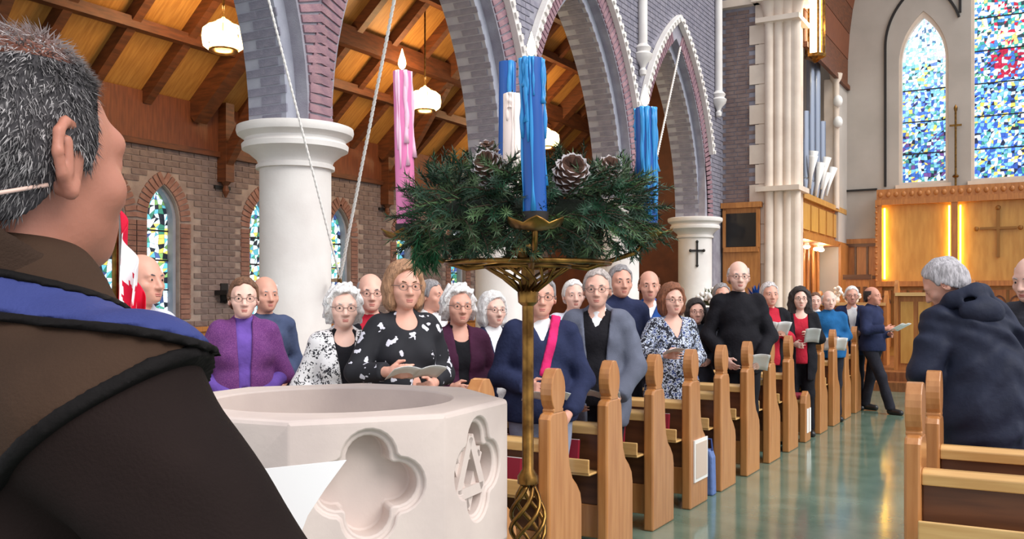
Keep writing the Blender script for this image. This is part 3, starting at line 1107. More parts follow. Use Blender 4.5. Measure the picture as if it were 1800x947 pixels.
def pew_meshes(L, sgn):
    """bench parts; the aisle end is at x=0 and the bench runs to x=sgn*L"""
    a, b = (-L, -.07) if sgn < 0 else (.0, L)
    d = {}
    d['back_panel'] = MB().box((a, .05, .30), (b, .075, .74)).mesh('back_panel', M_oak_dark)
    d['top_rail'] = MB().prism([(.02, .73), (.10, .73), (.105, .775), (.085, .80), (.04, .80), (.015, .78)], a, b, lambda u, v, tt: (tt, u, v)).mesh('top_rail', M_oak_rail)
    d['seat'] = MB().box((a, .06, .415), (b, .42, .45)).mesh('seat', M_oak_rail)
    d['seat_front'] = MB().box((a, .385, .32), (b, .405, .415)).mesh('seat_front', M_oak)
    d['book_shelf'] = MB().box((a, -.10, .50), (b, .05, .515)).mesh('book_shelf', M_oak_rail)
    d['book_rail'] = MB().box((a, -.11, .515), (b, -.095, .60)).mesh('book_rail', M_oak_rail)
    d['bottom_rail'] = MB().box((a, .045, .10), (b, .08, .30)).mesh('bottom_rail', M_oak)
    return d


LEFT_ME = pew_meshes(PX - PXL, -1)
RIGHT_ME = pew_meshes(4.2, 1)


def soft(o, w=.012):
    md = o.modifiers.new('soft_edges', 'BEVEL')
    md.width = w
    md.segments = 2
    md.limit_method = 'ANGLE'
    md.angle_limit = math.radians(50)
    return o


ordinal = ['first', 'second', 'third', 'fourth', 'fifth', 'sixth', 'seventh', 'eighth', 'ninth', 'tenth', 'eleventh', 'twelfth', 'thirteenth']
cush_me = MB()
cush_lens = {}


def place_pew(i, left=True):
    if left:
        y = PY0 + PSP * i
        low = (i == 8)
        if i == -1:
            lab = 'oak pew hidden behind the font, left of the brass pole'
        elif low:
            lab = 'short oak bench with a low rounded end and white sheets on it'
        elif i == 3:
            lab = 'oak pew with a white framed notice on its end panel'
        else:
            lab = '%s oak pew from the brass pole, left of the aisle' % ordinal[i]
        t = empty('pew', (PX, y, 0), 0, lab, 'pew', 'oak pews left of the aisle')
        ms, th = LEFT_ME, 0
    else:
        y = 4.46 + .78 * i
        lab = ['nearest oak pew right of the aisle, at the lower right corner', 'oak pew right of the aisle, right behind the man in the dark jacket'][i]
        t = empty('pew', (-.50, y, 0), 0, lab, 'pew', 'oak pews right of the aisle')
        ms, low, th = RIGHT_ME, False, 0
    if low:
        soft(inst('end_panel', LOW_ME, (PX, y, 0), (0, 0, 0), t))
    else:
        e = soft(inst('end_panel', END_ME, t.location, (0, 0, 0), t))
        f = soft(inst('finial', FIN_ME, t.location, (0, 0, 0), t), .02)
        if left:
            soft(inst('end_panel', END_ME, (PXL, y, 0), (0, 0, 0), t))
            soft(inst('finial', FIN_ME, (PXL, y, 0), (0, 0, 0), t), .02)
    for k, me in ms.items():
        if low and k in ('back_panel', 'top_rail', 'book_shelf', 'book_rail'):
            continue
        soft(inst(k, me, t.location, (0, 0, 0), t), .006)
    for k in range(3):
        L = (PX - PXL) if left else 3.9
        w = L / 3 - .05
        key = 'L' if left else 'R'
        if key not in cush_lens:
            cush_lens[key] = MB().box((-w / 2, -.165, -.025), (w / 2, .165, .025)).mesh('cushion', M_cushion)
        x = (PX - .1 - w / 2 - k * (L / 3 - .01)) if left else (-.48 + w / 2 + k * (L / 3))
        soft(inst('cushion', cush_lens[key], (x, y + .245, .4755), (0, 0, 0), t), .015)
    return t


for i in range(-1, 13):
    place_pew(i)
for i in range(2):
    place_pew(i, False)

# maroon hymn books standing in the racks on the pew backs
bk_me = MB().box((-.066, -.013, 0), (.066, .013, .185)).mesh('cover', mat('maroon_cover', srgb(138, 22, 44), .6))
pg_me = MB().box((-.069, -.009, .004), (.064, .009, .187)).mesh('pages', M_white)
where = ['nearest the aisle', 'second from the aisle', 'third from the aisle', 'fourth from the aisle']
for i in range(0, 8):
    for k in range(4 if i < 5 else 2):
        lab = 'maroon hymn book in the rack behind the %s pew, %s' % (ordinal[i], where[k])
        b = empty('hymn_book', (PX - .22 - .165 * k - .02 * (i % 3), PY0 + PSP * i - .045, .516), .04 * ((i + k) % 3 - 1), lab, 'book', 'maroon hymn books in the pew racks')
        for nm, me in (('cover', bk_me), ('pages', pg_me)):
            o = bpy.data.objects.new(nm, me)
            COL.objects.link(o)
            o.parent = b
            o.rotation_euler = (-.12, 0, 0)
# framed notice on the fourth pew end and sheets on the low bench
y3 = PY0 + PSP * 3
t = empty('framed_notice', (PX + .01, y3 + .2, .3), 0, 'white framed notice fixed to a pew end in the aisle', 'notice')
MB().box((PX + .001, y3 + .06, .19), (PX + .012, y3 + .36, .50)).build('frame', M_white, t)
MB().box((PX + .012, y3 + .085, .215), (PX + .016, y3 + .335, .475)).build('sheet', mat('notice_sheet', srgb(206, 186, 170), .8), t)
y8 = PY0 + PSP * 8
for k in range(2):
    o = MB().box((PX + .001, y8 + .04 + k * .11, .10), (PX + .006, y8 + .11 + k * .11, .36)).build('notice_sheet', M_white)
    tag(o, ['left narrow white sheet on the low bench end', 'right narrow white sheet on the low bench end'][k], 'sheet', 'sheets on the low bench end')
# blue bag standing at the pew end
y4 = PY0 + PSP * 4
t = empty('blue_bag', (PX - .16, y4 - .15, 0), 0, 'pale blue bag standing on the floor beside the framed notice', 'bag')
MB().prism([(-.10, 0), (.10, 0), (.09, .30), (.06, .36), (-.06, .36), (-.09, .30)], -.05, .05, lambda u, v, tt: (PX - .08 + u * .7, y4 - .14 + tt, v)).build('bag_body', mat('blue_nylon', srgb(96, 120, 176), .6, bump=.3, bscale=25), t, bevel=.015)
MB().tube([(PX - .13, y4 - .14, .35), (PX - .12, y4 - .14, .44), (PX - .04, y4 - .14, .44), (PX - .03, y4 - .14, .35)], .008, 6).build('handle', mat('blue_strap', srgb(50, 70, 130), .7), t)

# ---------------------------------------------------------------- font
M_font = mat('font_stone', srgb(214, 198, 190), 0.7, col2=srgb(200, 184, 178), scale=4, bump=0.05, bscale=50)
FZ = 1.27
ang0 = math.atan2(.138, .35)
fl = .376
v0 = [(-.512, 2.149)]
for k in range(7):
    a = ang0 + k * PI / 4
    v0.append((v0[-1][0] + fl * math.cos(a), v0[-1][1] + fl * math.sin(a)))
fc = (sum(a for a, _ in v0) / 8, sum(b for _, b in v0) / 8)
FC = camxy(fc[0], fc[1], 0)


def octo(scale, z):
    return [camxy(fc[0] + (a - fc[0]) * scale, fc[1] + (b - fc[1]) * scale, z) for a, b in v0]


def loft(mb, rings, cap=True):
    n = len(rings[0])
    o = []
    for r in rings:
        o += r
    fs = []
    for i in range(len(rings) - 1):
        for k in range(n):
            k2 = (k + 1) % n
            fs.append((i * n + k, i * n + k2, (i + 1) * n + k2, (i + 1) * n + k))
    if cap:
        fs.append(tuple(range(n))[::-1])
        fs.append(tuple((len(rings) - 1) * n + k for k in range(n)))
    return mb.add(o, fs)


font = empty('font', FC, 0, 'octagonal pale stone font with carved quatrefoils in the foreground', 'font')
bowl = loft(MB(), [octo(.62, .74), octo(.80, .78), octo(1.0, .88), octo(1.0, FZ - .012), octo(.985, FZ)]).build('bowl', M_font, font)
cut1, cut2 = MB(), MB()
for k in range(8):
    a, b = Vector((*v0[k], 0)), Vector((*v0[(k + 1) % 8], 0))
    m = (a + b) / 2
    ux = (b - a).normalized()
    nn = Vector((fc[0] - m.x, fc[1] - m.y, 0)).normalized()
    sh = -.0 if k == 0 else 0.0

    def mpq(u, v, tt, m=m, ux=ux, nn=nn):
        q = m + ux * u + nn * tt
        w = camxy(q.x, q.y, 1.105 + v)
        return (w.x - FC.x, w.y - FC.y, w.z)

    def quat(o, r, n=48):
        out = []
        for i in range(n):
            ph = 2 * PI * (i + .5) / n
            al = round(ph / (PI / 2)) * PI / 2
            de = ph - al
            rho = o * math.cos(de) + math.sqrt(max(0, r * r - (o * math.sin(de)) ** 2))
            out.append((rho * math.cos(ph), rho * math.sin(ph)))
        return out
    cut1.prism(quat(.070, .066), -.05, .014, mpq)
    cut2.prism(quat(.068, .053), -.05, .085, mpq)
cut1.lathe([(.335, FZ - .16), (.335, FZ + .05)], (0, 0, 0), 48)


def boolean_cut(obj, cutters):
    for cm in cutters:
        me = cm.mesh('cutter', M_font)
        co = bpy.data.objects.new('cutter', me)
        COL.objects.link(co)
        co.parent = obj.parent
        md = obj.modifiers.new('b', 'BOOLEAN')
        md.operation = 'DIFFERENCE'
        md.solver = 'EXACT'
        md.object = co
        bpy.context.view_layer.update()
        dg = bpy.context.evaluated_depsgraph_get()
        nm = bpy.data.meshes.new_from_object(obj.evaluated_get(dg))
        obj.modifiers.clear()
        obj.data = nm
        bpy.data.objects.remove(co)


boolean_cut(bowl, [cut1, cut2])
auto(bowl, 28)
bv = bowl.modifiers.new('soft_edges', 'BEVEL')
bv.width = .006
bv.segments = 2
bv.limit_method = 'ANGLE'
bv.angle_limit = math.radians(40)
loft(MB(), [octo(.62, .76), octo(.52, .66), octo(.50, .30), octo(.60, .22), octo(.72, .16)]).build('stem', M_font, font)
loft(MB(), [octo(.76, 0), octo(.76, .14), octo(.7, .16)]).build('plinth', M_font, font)
# six-pointed star carved in the right-hand quatrefoil
a, b = Vector((*v0[1], 0)), Vector((*v0[2], 0))
m = (a + b) / 2
ux = (b - a).normalized()
nn = Vector((fc[0] - m.x, fc[1] - m.y, 0)).normalized()


def mps(u, v, tt):
    q = m + ux * u + nn * tt
    return camxy(q.x, q.y, 1.105 + v)


st = MB()
for o in (0, PI):
    tri = [(.085 * math.sin(o + k * 2 * PI / 3) - .015, .095 * math.cos(o + k * 2 * PI / 3) - .01) for k in range(3)]
    for p, q in zip(tri, tri[1:] + tri[:1]):
        st.bar(mps(p[0], p[1], .03 + o * .003), mps(q[0], q[1], .03 + o * .003), .028, .03, up=mps(0, 0, 1) - mps(0, 0, 0))
st.build('carved_star', M_font, font)
MB().lathe([(.01, .03), (.3, .02), (.335, .02)], (FC.x, FC.y, FZ - .16), 32, cap=False).build('basin_floor', mat('basin_metal', srgb(200, 190, 184), .35), font)

# ---------------------------------------------------------------- advent wreath on its brass stand
WC = camxy(.045, 2.65, 0)
WR = .36
stand = empty('candle_stand', WC, 0, 'tall brass advent candle stand beside the stone font', 'stand')
MB().lathe([(.0165, .10), (.0165, .76), (.03, .77), (.03, .80), (.014, .82)], WC, 16).build('lower_pole', M_brass, stand, smooth='auto')
MB().lathe([(.014, 1.02), (.03, 1.03), (.03, 1.05), (.0165, 1.07), (.0165, 1.53), (.028, 1.54), (.03, 1.57), (.018, 1.59)], WC, 16).build('pole', M_brass, stand, smooth='auto')
for k in range(6):
    pts = []
    for i in range(15):
        s = i / 14
        a = 2 * PI * k / 6 + s * PI * 1.3
        r = .012 + .038 * math.sin(PI * s)
        pts.append((WC.x + r * math.cos(a), WC.y + r * math.sin(a), .81 + .22 * s))
    MB().tube(pts, .0065, 6).build('twist_rod', M_brass, stand, smooth=True)
for k in range(3):
    a = 2 * PI * k / 3 + .4
    MB().tube([(WC.x, WC.y, .13), (WC.x + .09 * math.cos(a), WC.y + .09 * math.sin(a), .12), (WC.x + .14 * math.cos(a), WC.y + .14 * math.sin(a), .015)], [.02, .016, .014], 8).build('foot', M_brass, stand, smooth=True)
# openwork cone under the ring
for k in range(16):
    a = 2 * PI * k / 16
    MB().tube([(WC.x + .018 * math.cos(a), WC.y + .018 * math.sin(a), 1.565), (WC.x + .06 * math.cos(a + .5), WC.y + .06 * math.sin(a + .5), 1.60), (WC.x + .12 * math.cos(a), WC.y + .12 * math.sin(a), 1.64)], .005, 5).build('openwork_strap', M_brass, stand, smooth=True)


def hoop(r, z, tr):
    return MB().tube([(WC.x + r * math.cos(2 * PI * k / 40), WC.y + r * math.sin(2 * PI * k / 40), z) for k in range(41)], tr, 6, cap=False)


hoop(.12, 1.64, .006).build('cone_ring', M_brass, stand, smooth=True)
hoop(.23, 1.65, .008).build('wreath_ring', M_brass, stand, smooth=True)
MB().lathe([(.018, 1.58), (.02, 1.66), (.05, 1.68), (.03, 1.71), (.045, 1.73), (.02, 1.76)], WC, 14).build('hub', M_brass, stand, smooth='auto')
fwd2 = Vector((-sn, cs, 0))
rgt2 = Vector((cs, sn, 0))
spots = {'front': WC - fwd2 * WR + rgt2 * .012, 'back': WC + fwd2 * .33 - rgt2 * .06, 'left': WC - rgt2 * .345 + fwd2 * .02, 'right': WC + rgt2 * .335 - fwd2 * .01}
for k, p in spots.items():
    d = (p - WC)
    MB().tube([WC + Vector((0, 0, 1.66)), WC + d * .5 + Vector((0, 0, 1.635)), WC + d * .9 + Vector((0, 0, 1.68)), p + Vector((0, 0, 1.722))], .008, 6).build('arm', M_brass, stand, smooth=True)
    n = 24
    bb = MB()
    prof = [(.012, 1.715), (.05, 1.722), (.068, 1.735), (.071, 1.74), (.05, 1.732), (.03, 1.735)]
    pv = []
    for r, z in prof:
        for q in range(n):
            a = 2 * PI * q / n
            rr = r * (1 + (.10 * math.cos(6 * a) if r > .04 else 0))
            pv.append((p.x + rr * math.cos(a), p.y + rr * math.sin(a), z + (.008 * math.cos(6 * a) if r > .06 else 0)))
    bb.add(pv, [(i * n + q, i * n + (q + 1) % n, (i + 1) * n + (q + 1) % n, (i + 1) * n + q) for i in range(len(prof) - 1) for q in range(n)])
    bb.build('drip_pan', M_brass, stand, smooth=True)
    MB().lathe([(.031, 1.735), (.033, 1.762), (.030, 1.762)], p, 16).build('candle_cup', M_iron, stand, smooth='auto')
M_blue = mat('blue_wax', srgb(10, 76, 156), 0.38, sss=.0, col2=srgb(16, 86, 168), scale=6)
M_bluedrip = mat('pale_blue_wax', srgb(44, 140, 206), 0.35)
M_pink = mat('pink_wax', srgb(232, 130, 184), 0.4, col2=srgb(224, 120, 176), scale=5)
M_pinkdrip = mat('pale_pink_wax', srgb(246, 196, 220), 0.4)
M_ivory = mat('ivory_wax', srgb(244, 230, 226), 0.4)
M_wick = mat('wick', srgb(30, 24, 20), .9)
M_flame = mat('flame', srgb(255, 240, 190), .5, emit=srgb(255, 226, 150), estr=14.0)


def candle(name, p, z1, r, m1, m2, label, lit=True, drips=16, lean=(0, 0), zb=1.745):
    t = empty(name, (p.x, p.y, zb), 0, label, 'candle', 'candles of the advent wreath')
    h = z1 - zb
    n = 28
    vs = []
    lv = [0, .02, .25, .5, .75, .95, .985, 1.0]
    for s in lv:
        rr = r * (1.0 - .04 * s) * (.985 if s == 1 else 1)
        for q in range(n):
            a = 2 * PI * q / n
            wob = 1 + .02 * math.sin(3 * a + s * 7)
            vs.append((lean[0] * s * h + rr * wob * math.cos(a), lean[1] * s * h + rr * wob * math.sin(a), s * h))
    for q in range(n):
        a = 2 * PI * q / n
        vs.append((lean[0] * h + .6 * r * math.cos(a), lean[1] * h + .6 * r * math.sin(a), h - .008))
    L = len(lv) + 1
    fs = [(i * n + q, i * n + (q + 1) % n, (i + 1) * n + (q + 1) % n, (i + 1) * n + q) for i in range(L - 1) for q in range(n)]
    fs += [tuple(range(n))[::-1], tuple((L - 1) * n + q for q in range(n))]
    MB().add(vs, fs).build('wax_body', m1, t, smooth='auto', world=False)
    for k in range(drips):
        a = rnd.uniform(0, 2 * PI) if k > 3 else math.atan2(-p.y, -p.x) + rnd.uniform(-.75, .75)
        l = h * rnd.uniform(.1, .98)
        w = rnd.uniform(.0022, .0052)
        pts, rs = [], []
        for i in range(9):
            s = i / 8
            z = h - l * s
            f = z / h
            pts.append((lean[0] * z + (r * .985) * math.cos(a), lean[1] * z + (r * .985) * math.sin(a), z))
            rs.append(w * (1.0 + .55 * math.sin(11 * s + 2 * k)) * (1.5 if i == 8 else 1))
        MB().tube(pts, rs, 6).build('wax_drip', m2, t, smooth=True, world=False)
    tx, ty = lean[0] * h, lean[1] * h
    MB().tube([(tx, ty, h - .01), (tx + .001, ty, h + .012)], .0015, 5).build('wick', M_wick, t, world=False)
    if lit:
        MB().lathe([(.001, .006), (.008, .012), (.0115, .022), (.010, .034), (.005, .05), (.0006, .066)], (tx, ty, h), 12).build('flame', M_flame, t, smooth=True, world=False)
        pl = point_light('candle_glow', (tx, ty, h + .04), 1.2, (1.0, .75, .4), .012)
        pl.parent = t
    return t


R3 = rgt2
candle('blue_candle', spots['front'], 2.135, .0285, M_blue, M_bluedrip, 'lit deep blue candle at the front of the wreath, with pale wax drips', lean=(-R3.x * .025, -R3.y * .025))
candle('pink_candle', spots['left'], 2.195, .0275, M_pink, M_pinkdrip, 'tall lit pink candle at the left of the wreath', lean=(-R3.x * .028, -R3.y * .028), drips=7)
candle('blue_candle', spots['right'], 2.086, .029, M_blue, M_bluedrip, 'lit blue candle at the right side of the wreath', lean=(-R3.x * .015, -R3.y * .015))
candle('blue_candle', spots['back'], 2.30, .0285, M_blue, M_bluedrip, 'unlit tall blue candle at the back of the wreath behind the white one', lit=False, drips=3)
candle('white_candle', WC - rgt2 * .045 + fwd2 * .06, 2.14, .027, M_ivory, M_ivory, 'white candle in the middle of the wreath behind the front blue candle', lit=False, drips=4, zb=1.72)

# evergreen wreath
M_needle = attr_mat('evergreen', 0.55)
wreath = empty('evergreen_wreath', (WC.x, WC.y, 1.78), 0, 'bushy evergreen wreath with frosted pine cones on the candle stand', 'wreath')
nd = MB()
br = MB()
TR = .10
for k in range(1150):
    a = rnd.uniform(0, 2 * PI)
    b = rnd.uniform(0, 2 * PI)
    Rr = .255 + TR * .5 * math.cos(b)
    c0 = Vector((Rr * math.cos(a), Rr * math.sin(a), TR * .85 * math.sin(b)))
    outw = Vector((math.cos(a) * math.cos(b), math.sin(a) * math.cos(b), math.sin(b)))
    tang = Vector((-math.sin(a), math.cos(a), 0)) * rnd.choice((-1, 1))
    d = (outw * rnd.uniform(.5, 1.0) + tang * rnd.uniform(.2, 1.0) + Vector((rnd.uniform(-.3, .3), rnd.uniform(-.3, .3), rnd.uniform(-.25, .35)))).normalized()
    if b > PI and rnd.random() < .4:
        d = (d + Vector((0, 0, -.1))).normalized()
    L = rnd.uniform(.06, .125)
    tip = c0 + d * L + Vector((0, 0, -.15 * L))
    lp_ = spots['left'] - WC
    if (Vector((tip.x, tip.y, 0)) - lp_).length < .085 or tip.z < -.125 or (c0 + d * L * .5).to_2d().lerp(tip.to_2d(), .0).length > .395:
        continue
    br.tube([c0, c0 + d * L * .5, tip], [.0022, .0018, .001], 4)
    sc_ = rnd.uniform(.65, 1.25)
    base = (30 * sc_, 66 * sc_, 44 * sc_) if rnd.random() < .62 else (82 * sc_, 108 * sc_, 70 * sc_)
    colr = srgb(*base)
    side = d.cross(Vector((0, 0, 1))).normalized()
    upv = side.cross(d)
    nn_ = 34
    for q in range(nn_):
        s = q / nn_
        pp = c0.lerp(tip, s)
        ph = q * 2.4
        nv = (d * rnd.uniform(.5, .9) + (side * math.cos(ph) + upv * math.sin(ph)) * rnd.uniform(.6, 1.0)).normalized()
        l = rnd.uniform(.024, .042) * (1 - .3 * s)
        w = nv.cross(d).normalized() * .0022
        e = pp + nv * l
        nd.add([pp - w, pp + w, e], [(0, 1, 2)], 0, colr)
# one drooping branch at the lower left
for k in range(30):
    c0 = Vector(-rgt2 * (.25 + .06 * rnd.random()) - fwd2 * rnd.uniform(-.05, .15)) + Vector((0, 0, -.05))
    d = (Vector(-rgt2) * rnd.uniform(-.2, .25) + Vector((0, 0, -1.0)) + Vector((rnd.uniform(-.2, .2), rnd.uniform(-.2, .2), 0))).normalized()
    L = rnd.uniform(.06, .115)
    tip = c0 + d * L
    br.tube([c0, tip], [.002, .001], 4)
    colr = srgb(34, 96, 58)
    side = d.cross(Vector((1, 0, .3))).normalized()
    upv = side.cross(d)
    for q in range(40):
        pp = c0.lerp(tip, q / 40)
        ph = q * 2.4
        nv = (d * .8 + (side * math.cos(ph) + upv * math.sin(ph)) * .8).normalized()
        w = nv.cross(d).normalized() * .0024
        nd.add([pp - w, pp + w, pp + nv * rnd.uniform(.025, .04)], [(0, 1, 2)], 0, colr)
nd.build('needles', M_needle, wreath, world=False, recalc=False)['kind'] = 'stuff'
br.build('twigs', mat('twig', srgb(58, 42, 28), .9), wreath, world=False)['kind'] = 'stuff'
core = [(.245 + .022 * math.cos(2 * PI * k / 10), .028 * math.sin(2 * PI * k / 10)) for k in range(11)]
MB().lathe(core, (0, 0, 0), 40, cap=False).build('wreath_core', mat('dark_moss', srgb(22, 30, 18), .95, bump=.6, bscale=60), wreath, smooth=True, world=False)
M_cone = mat('cone_brown', srgb(74, 44, 30), .8)
M_frost = mat('cone_frost', srgb(186, 178, 180), .8)


def pine_cone(loc, size, axis, parent):
    c = MB()
    f = MB()
    ax = Vector(axis).normalized()
    q = ax.to_track_quat('Z', 'Y').to_matrix().to_4x4()
    Mx = Matrix.Translation(loc) @ q
    n = 64
    for i in range(n):
        s = i / n
        ph = i * 2.39996
        r = size * (.25 + .75 * math.sin(PI * (.12 + .80 * s)) ** .8) * .55
        z = size * (-.7 + 1.45 * s)
        dr = Vector((math.cos(ph), math.sin(ph), 0))
        tn = Vector((-math.sin(ph), math.cos(ph), 0))
        base = dr * r * .35 + Vector((0, 0, z - .06 * size))
        tip = dr * r * 1.15 + Vector((0, 0, z + .10 * size))
        w = size * .17
        vs = [base, base.lerp(tip, .7) + tn * w, tip, base.lerp(tip, .7) - tn * w, base.lerp(tip, .7) + Vector((0, 0, .05 * size))]
        c.add([Mx @ v for v in vs], [(0, 1, 4), (1, 2, 4), (2, 3, 4), (3, 0, 4), (0, 3, 2, 1)])
        m1, m2 = base.lerp(tip, .72) + tn * w * .9, base.lerp(tip, .72) - tn * w * .9
        up_ = Vector((0, 0, .035 * size)) + dr * .03 * size
        f.add([Mx @ v for v in (m1 + up_, tip + up_ + dr * .02 * size, m2 + up_, base.lerp(tip, .82) + up_ * 1.3)], [(0, 1, 3), (1, 2, 3)])
    c.ball(Mx @ Vector((0, 0, 0)), size * .3, 8, 6)
    o = c.build('pine_cone', M_cone, parent, world=False)
    f.build('frosted_tips', M_frost, o, world=False, recalc=False)
    return o


pine_cone(-fwd2 * .25 - rgt2 * .10 + Vector((0, 0, .095)), .072, -fwd2 + Vector((0, 0, .5)) - rgt2 * .3, wreath)
pine_cone(-fwd2 * .25 + rgt2 * .105 + Vector((0, 0, .085)), .076, -fwd2 + Vector((0, 0, .4)) + rgt2 * .1, wreath)
pine_cone(-fwd2 * .12 - rgt2 * .11 + Vector((0, 0, .15)), .055, Vector((0, 0, 1)) - fwd2 * .4, wreath)
pine_cone(-fwd2 * .17 + rgt2 * .2 + Vector((0, 0, .10)), .06, -fwd2 + Vector((0, 0, .8)) + rgt2 * .6, wreath)

# ---------------------------------------------------------------- cords
M_cord = mat('white_cord', srgb(236, 232, 228), .8)
cw = P(597, 7.85)


def cord(pts, r, label):
    pts = [Vector(p) for p in pts]
    d = (pts[1] - pts[0])
    n = int(d.length / .045)
    tb = MB()
    x = d.cross(Vector((0, 1, 0))).normalized()
    y = d.normalized().cross(x)
    for s in (0, PI):
        q = [pts[0] + d * (i / (n * 2)) + (x * math.cos(i * PI / 2 + s) + y * math.sin(i * PI / 2 + s)) * r * .6 for i in range(n * 2 + 1)]
        tb.tube(q, r * .72, 5)
    return tag(tb.build('cord', M_cord, smooth=True), label, 'cord', 'white hanging cords')


cl0 = P(597, 7.85, zat(492, 7.85))
cord((cl0, P(742, 6.4, zat(-250, 6.4))), .012, 'white twisted cord rising right from the big column towards the pink candle')
cord((cl0 + Vector((0, 0, .03)), P(408, 6.9, zat(-250, 6.9))), .009, 'thin white cord crossing in front of the big column capital')
cord((Vector((XA - .06, 13.12 + .24, 2.4)), Vector((XA + .07, 14.87, 5.72))), .016, 'white cord slanting inside the arch right of the right blue candle')
t = empty('cord_cleat', cl0, 0, 'small brass cleat tying the two cords to the big column', 'cleat')
MB().bar(cl0 + Vector((0, 0, -.09)), cl0 + Vector((0, 0, .09)), .025, .03).build('cleat_bar', M_brass, t)
MB().bar(cl0, P(585, 8.0, cl0.z), .03, .03).build('stem', M_brass, t)

# ================================================================ people
def axis_coords(lo, hi, coarse, fines):
    out = [lo]
    x = lo
    while x < hi:
        st = coarse
        for a, b, s in fines:
            if a - 1e-9 <= x < b:
                st = min(st, s)
            elif x < a < x + st:
                st = min(st, max(a - x, s))
        x += st
        out.append(x)
    return np.array(out)


class Field:
    def __init__(s, xs, ys, zs):
        s.xs, s.ys, s.zs = xs, ys, zs
        s.F = np.full((len(xs), len(ys), len(zs)), 1.0, dtype=np.float32)

    def sub(s, lo, hi):
        i0, i1 = np.searchsorted(s.xs, [lo[0], hi[0]])
        j0, j1 = np.searchsorted(s.ys, [lo[1], hi[1]])
        k0, k1 = np.searchsorted(s.zs, [lo[2], hi[2]])
        return slice(max(0, i0 - 1), i1 + 1), slice(max(0, j0 - 1), j1 + 1), slice(max(0, k0 - 1), k1 + 1)

    def grid(s, sl):
        return s.xs[sl[0]][:, None, None], s.ys[sl[1]][None, :, None], s.zs[sl[2]][None, None, :]

    def prim(s, p, inflate=0.0, kmul=1.0):
        kind = p['t']
        k = p.get('k', .02) * kmul
        op = p.get('op', 'u')
        m = inflate + k + .05
        if kind == 'cone':
            a, ra, b, rb = np.array(p['a']), p['ra'] + inflate, np.array(p['b']), p['rb'] + inflate
            lo = np.minimum(a - ra, b - rb) - m
            hi = np.maximum(a + ra, b + rb) + m
            sl = s.sub(lo, hi)
            X, Y, Z = s.grid(sl)
            ba = b - a
            L = float(ba @ ba) + 1e-12
            t = np.clip(((X - a[0]) * ba[0] + (Y - a[1]) * ba[1] + (Z - a[2]) * ba[2]) / L, 0, 1)
            d = np.sqrt((X - a[0] - t * ba[0]) ** 2 + (Y - a[1] - t * ba[1]) ** 2 + (Z - a[2] - t * ba[2]) ** 2) - (ra + t * (rb - ra))
        else:
            c = np.array(p['c'])
            r = np.array(p['r']) + inflate
            R = p.get('R')
            mx = r.max() + m
            sl = s.sub(c - mx, c + mx)
            X, Y, Z = s.grid(sl)
            X, Y, Z = X - c[0], Y - c[1], Z - c[2]
            if R is not None:
                X, Y, Z = (R[0][0] * X + R[1][0] * Y + R[2][0] * Z, R[0][1] * X + R[1][1] * Y + R[2][1] * Z, R[0][2] * X + R[1][2] * Y + R[2][2] * Z)
            k0 = np.sqrt((X / r[0]) ** 2 + (Y / r[1]) ** 2 + (Z / r[2]) ** 2)
            k1 = np.sqrt((X / r[0] ** 2) ** 2 + (Y / r[1] ** 2) ** 2 + (Z / r[2] ** 2) ** 2) + 1e-9
            d = k0 * (k0 - 1) / k1
        A = s.F[sl]
        if op == 'u':
            h = np.maximum(k - np.abs(A - d), 0) / max(k, 1e-6)
            s.F[sl] = np.minimum(A, d) - h * h * k * .25
        else:
            d = -d
            h = np.maximum(k - np.abs(A - d), 0) / max(k, 1e-6)
            s.F[sl] = np.maximum(A, d) + h * h * k * .25

    def full(s):
        return s.xs[:, None, None], s.ys[None, :, None], s.zs[None, None, :]

    def cut(s, fn):
        X, Y, Z = s.full()
        s.F = np.maximum(s.F, fn(X, Y, Z).astype(np.float32) if hasattr(fn(X, Y, Z), 'astype') else fn(X, Y, Z))

    def mesh(s):
        return surface_nets(s.F, s.xs, s.ys, s.zs)


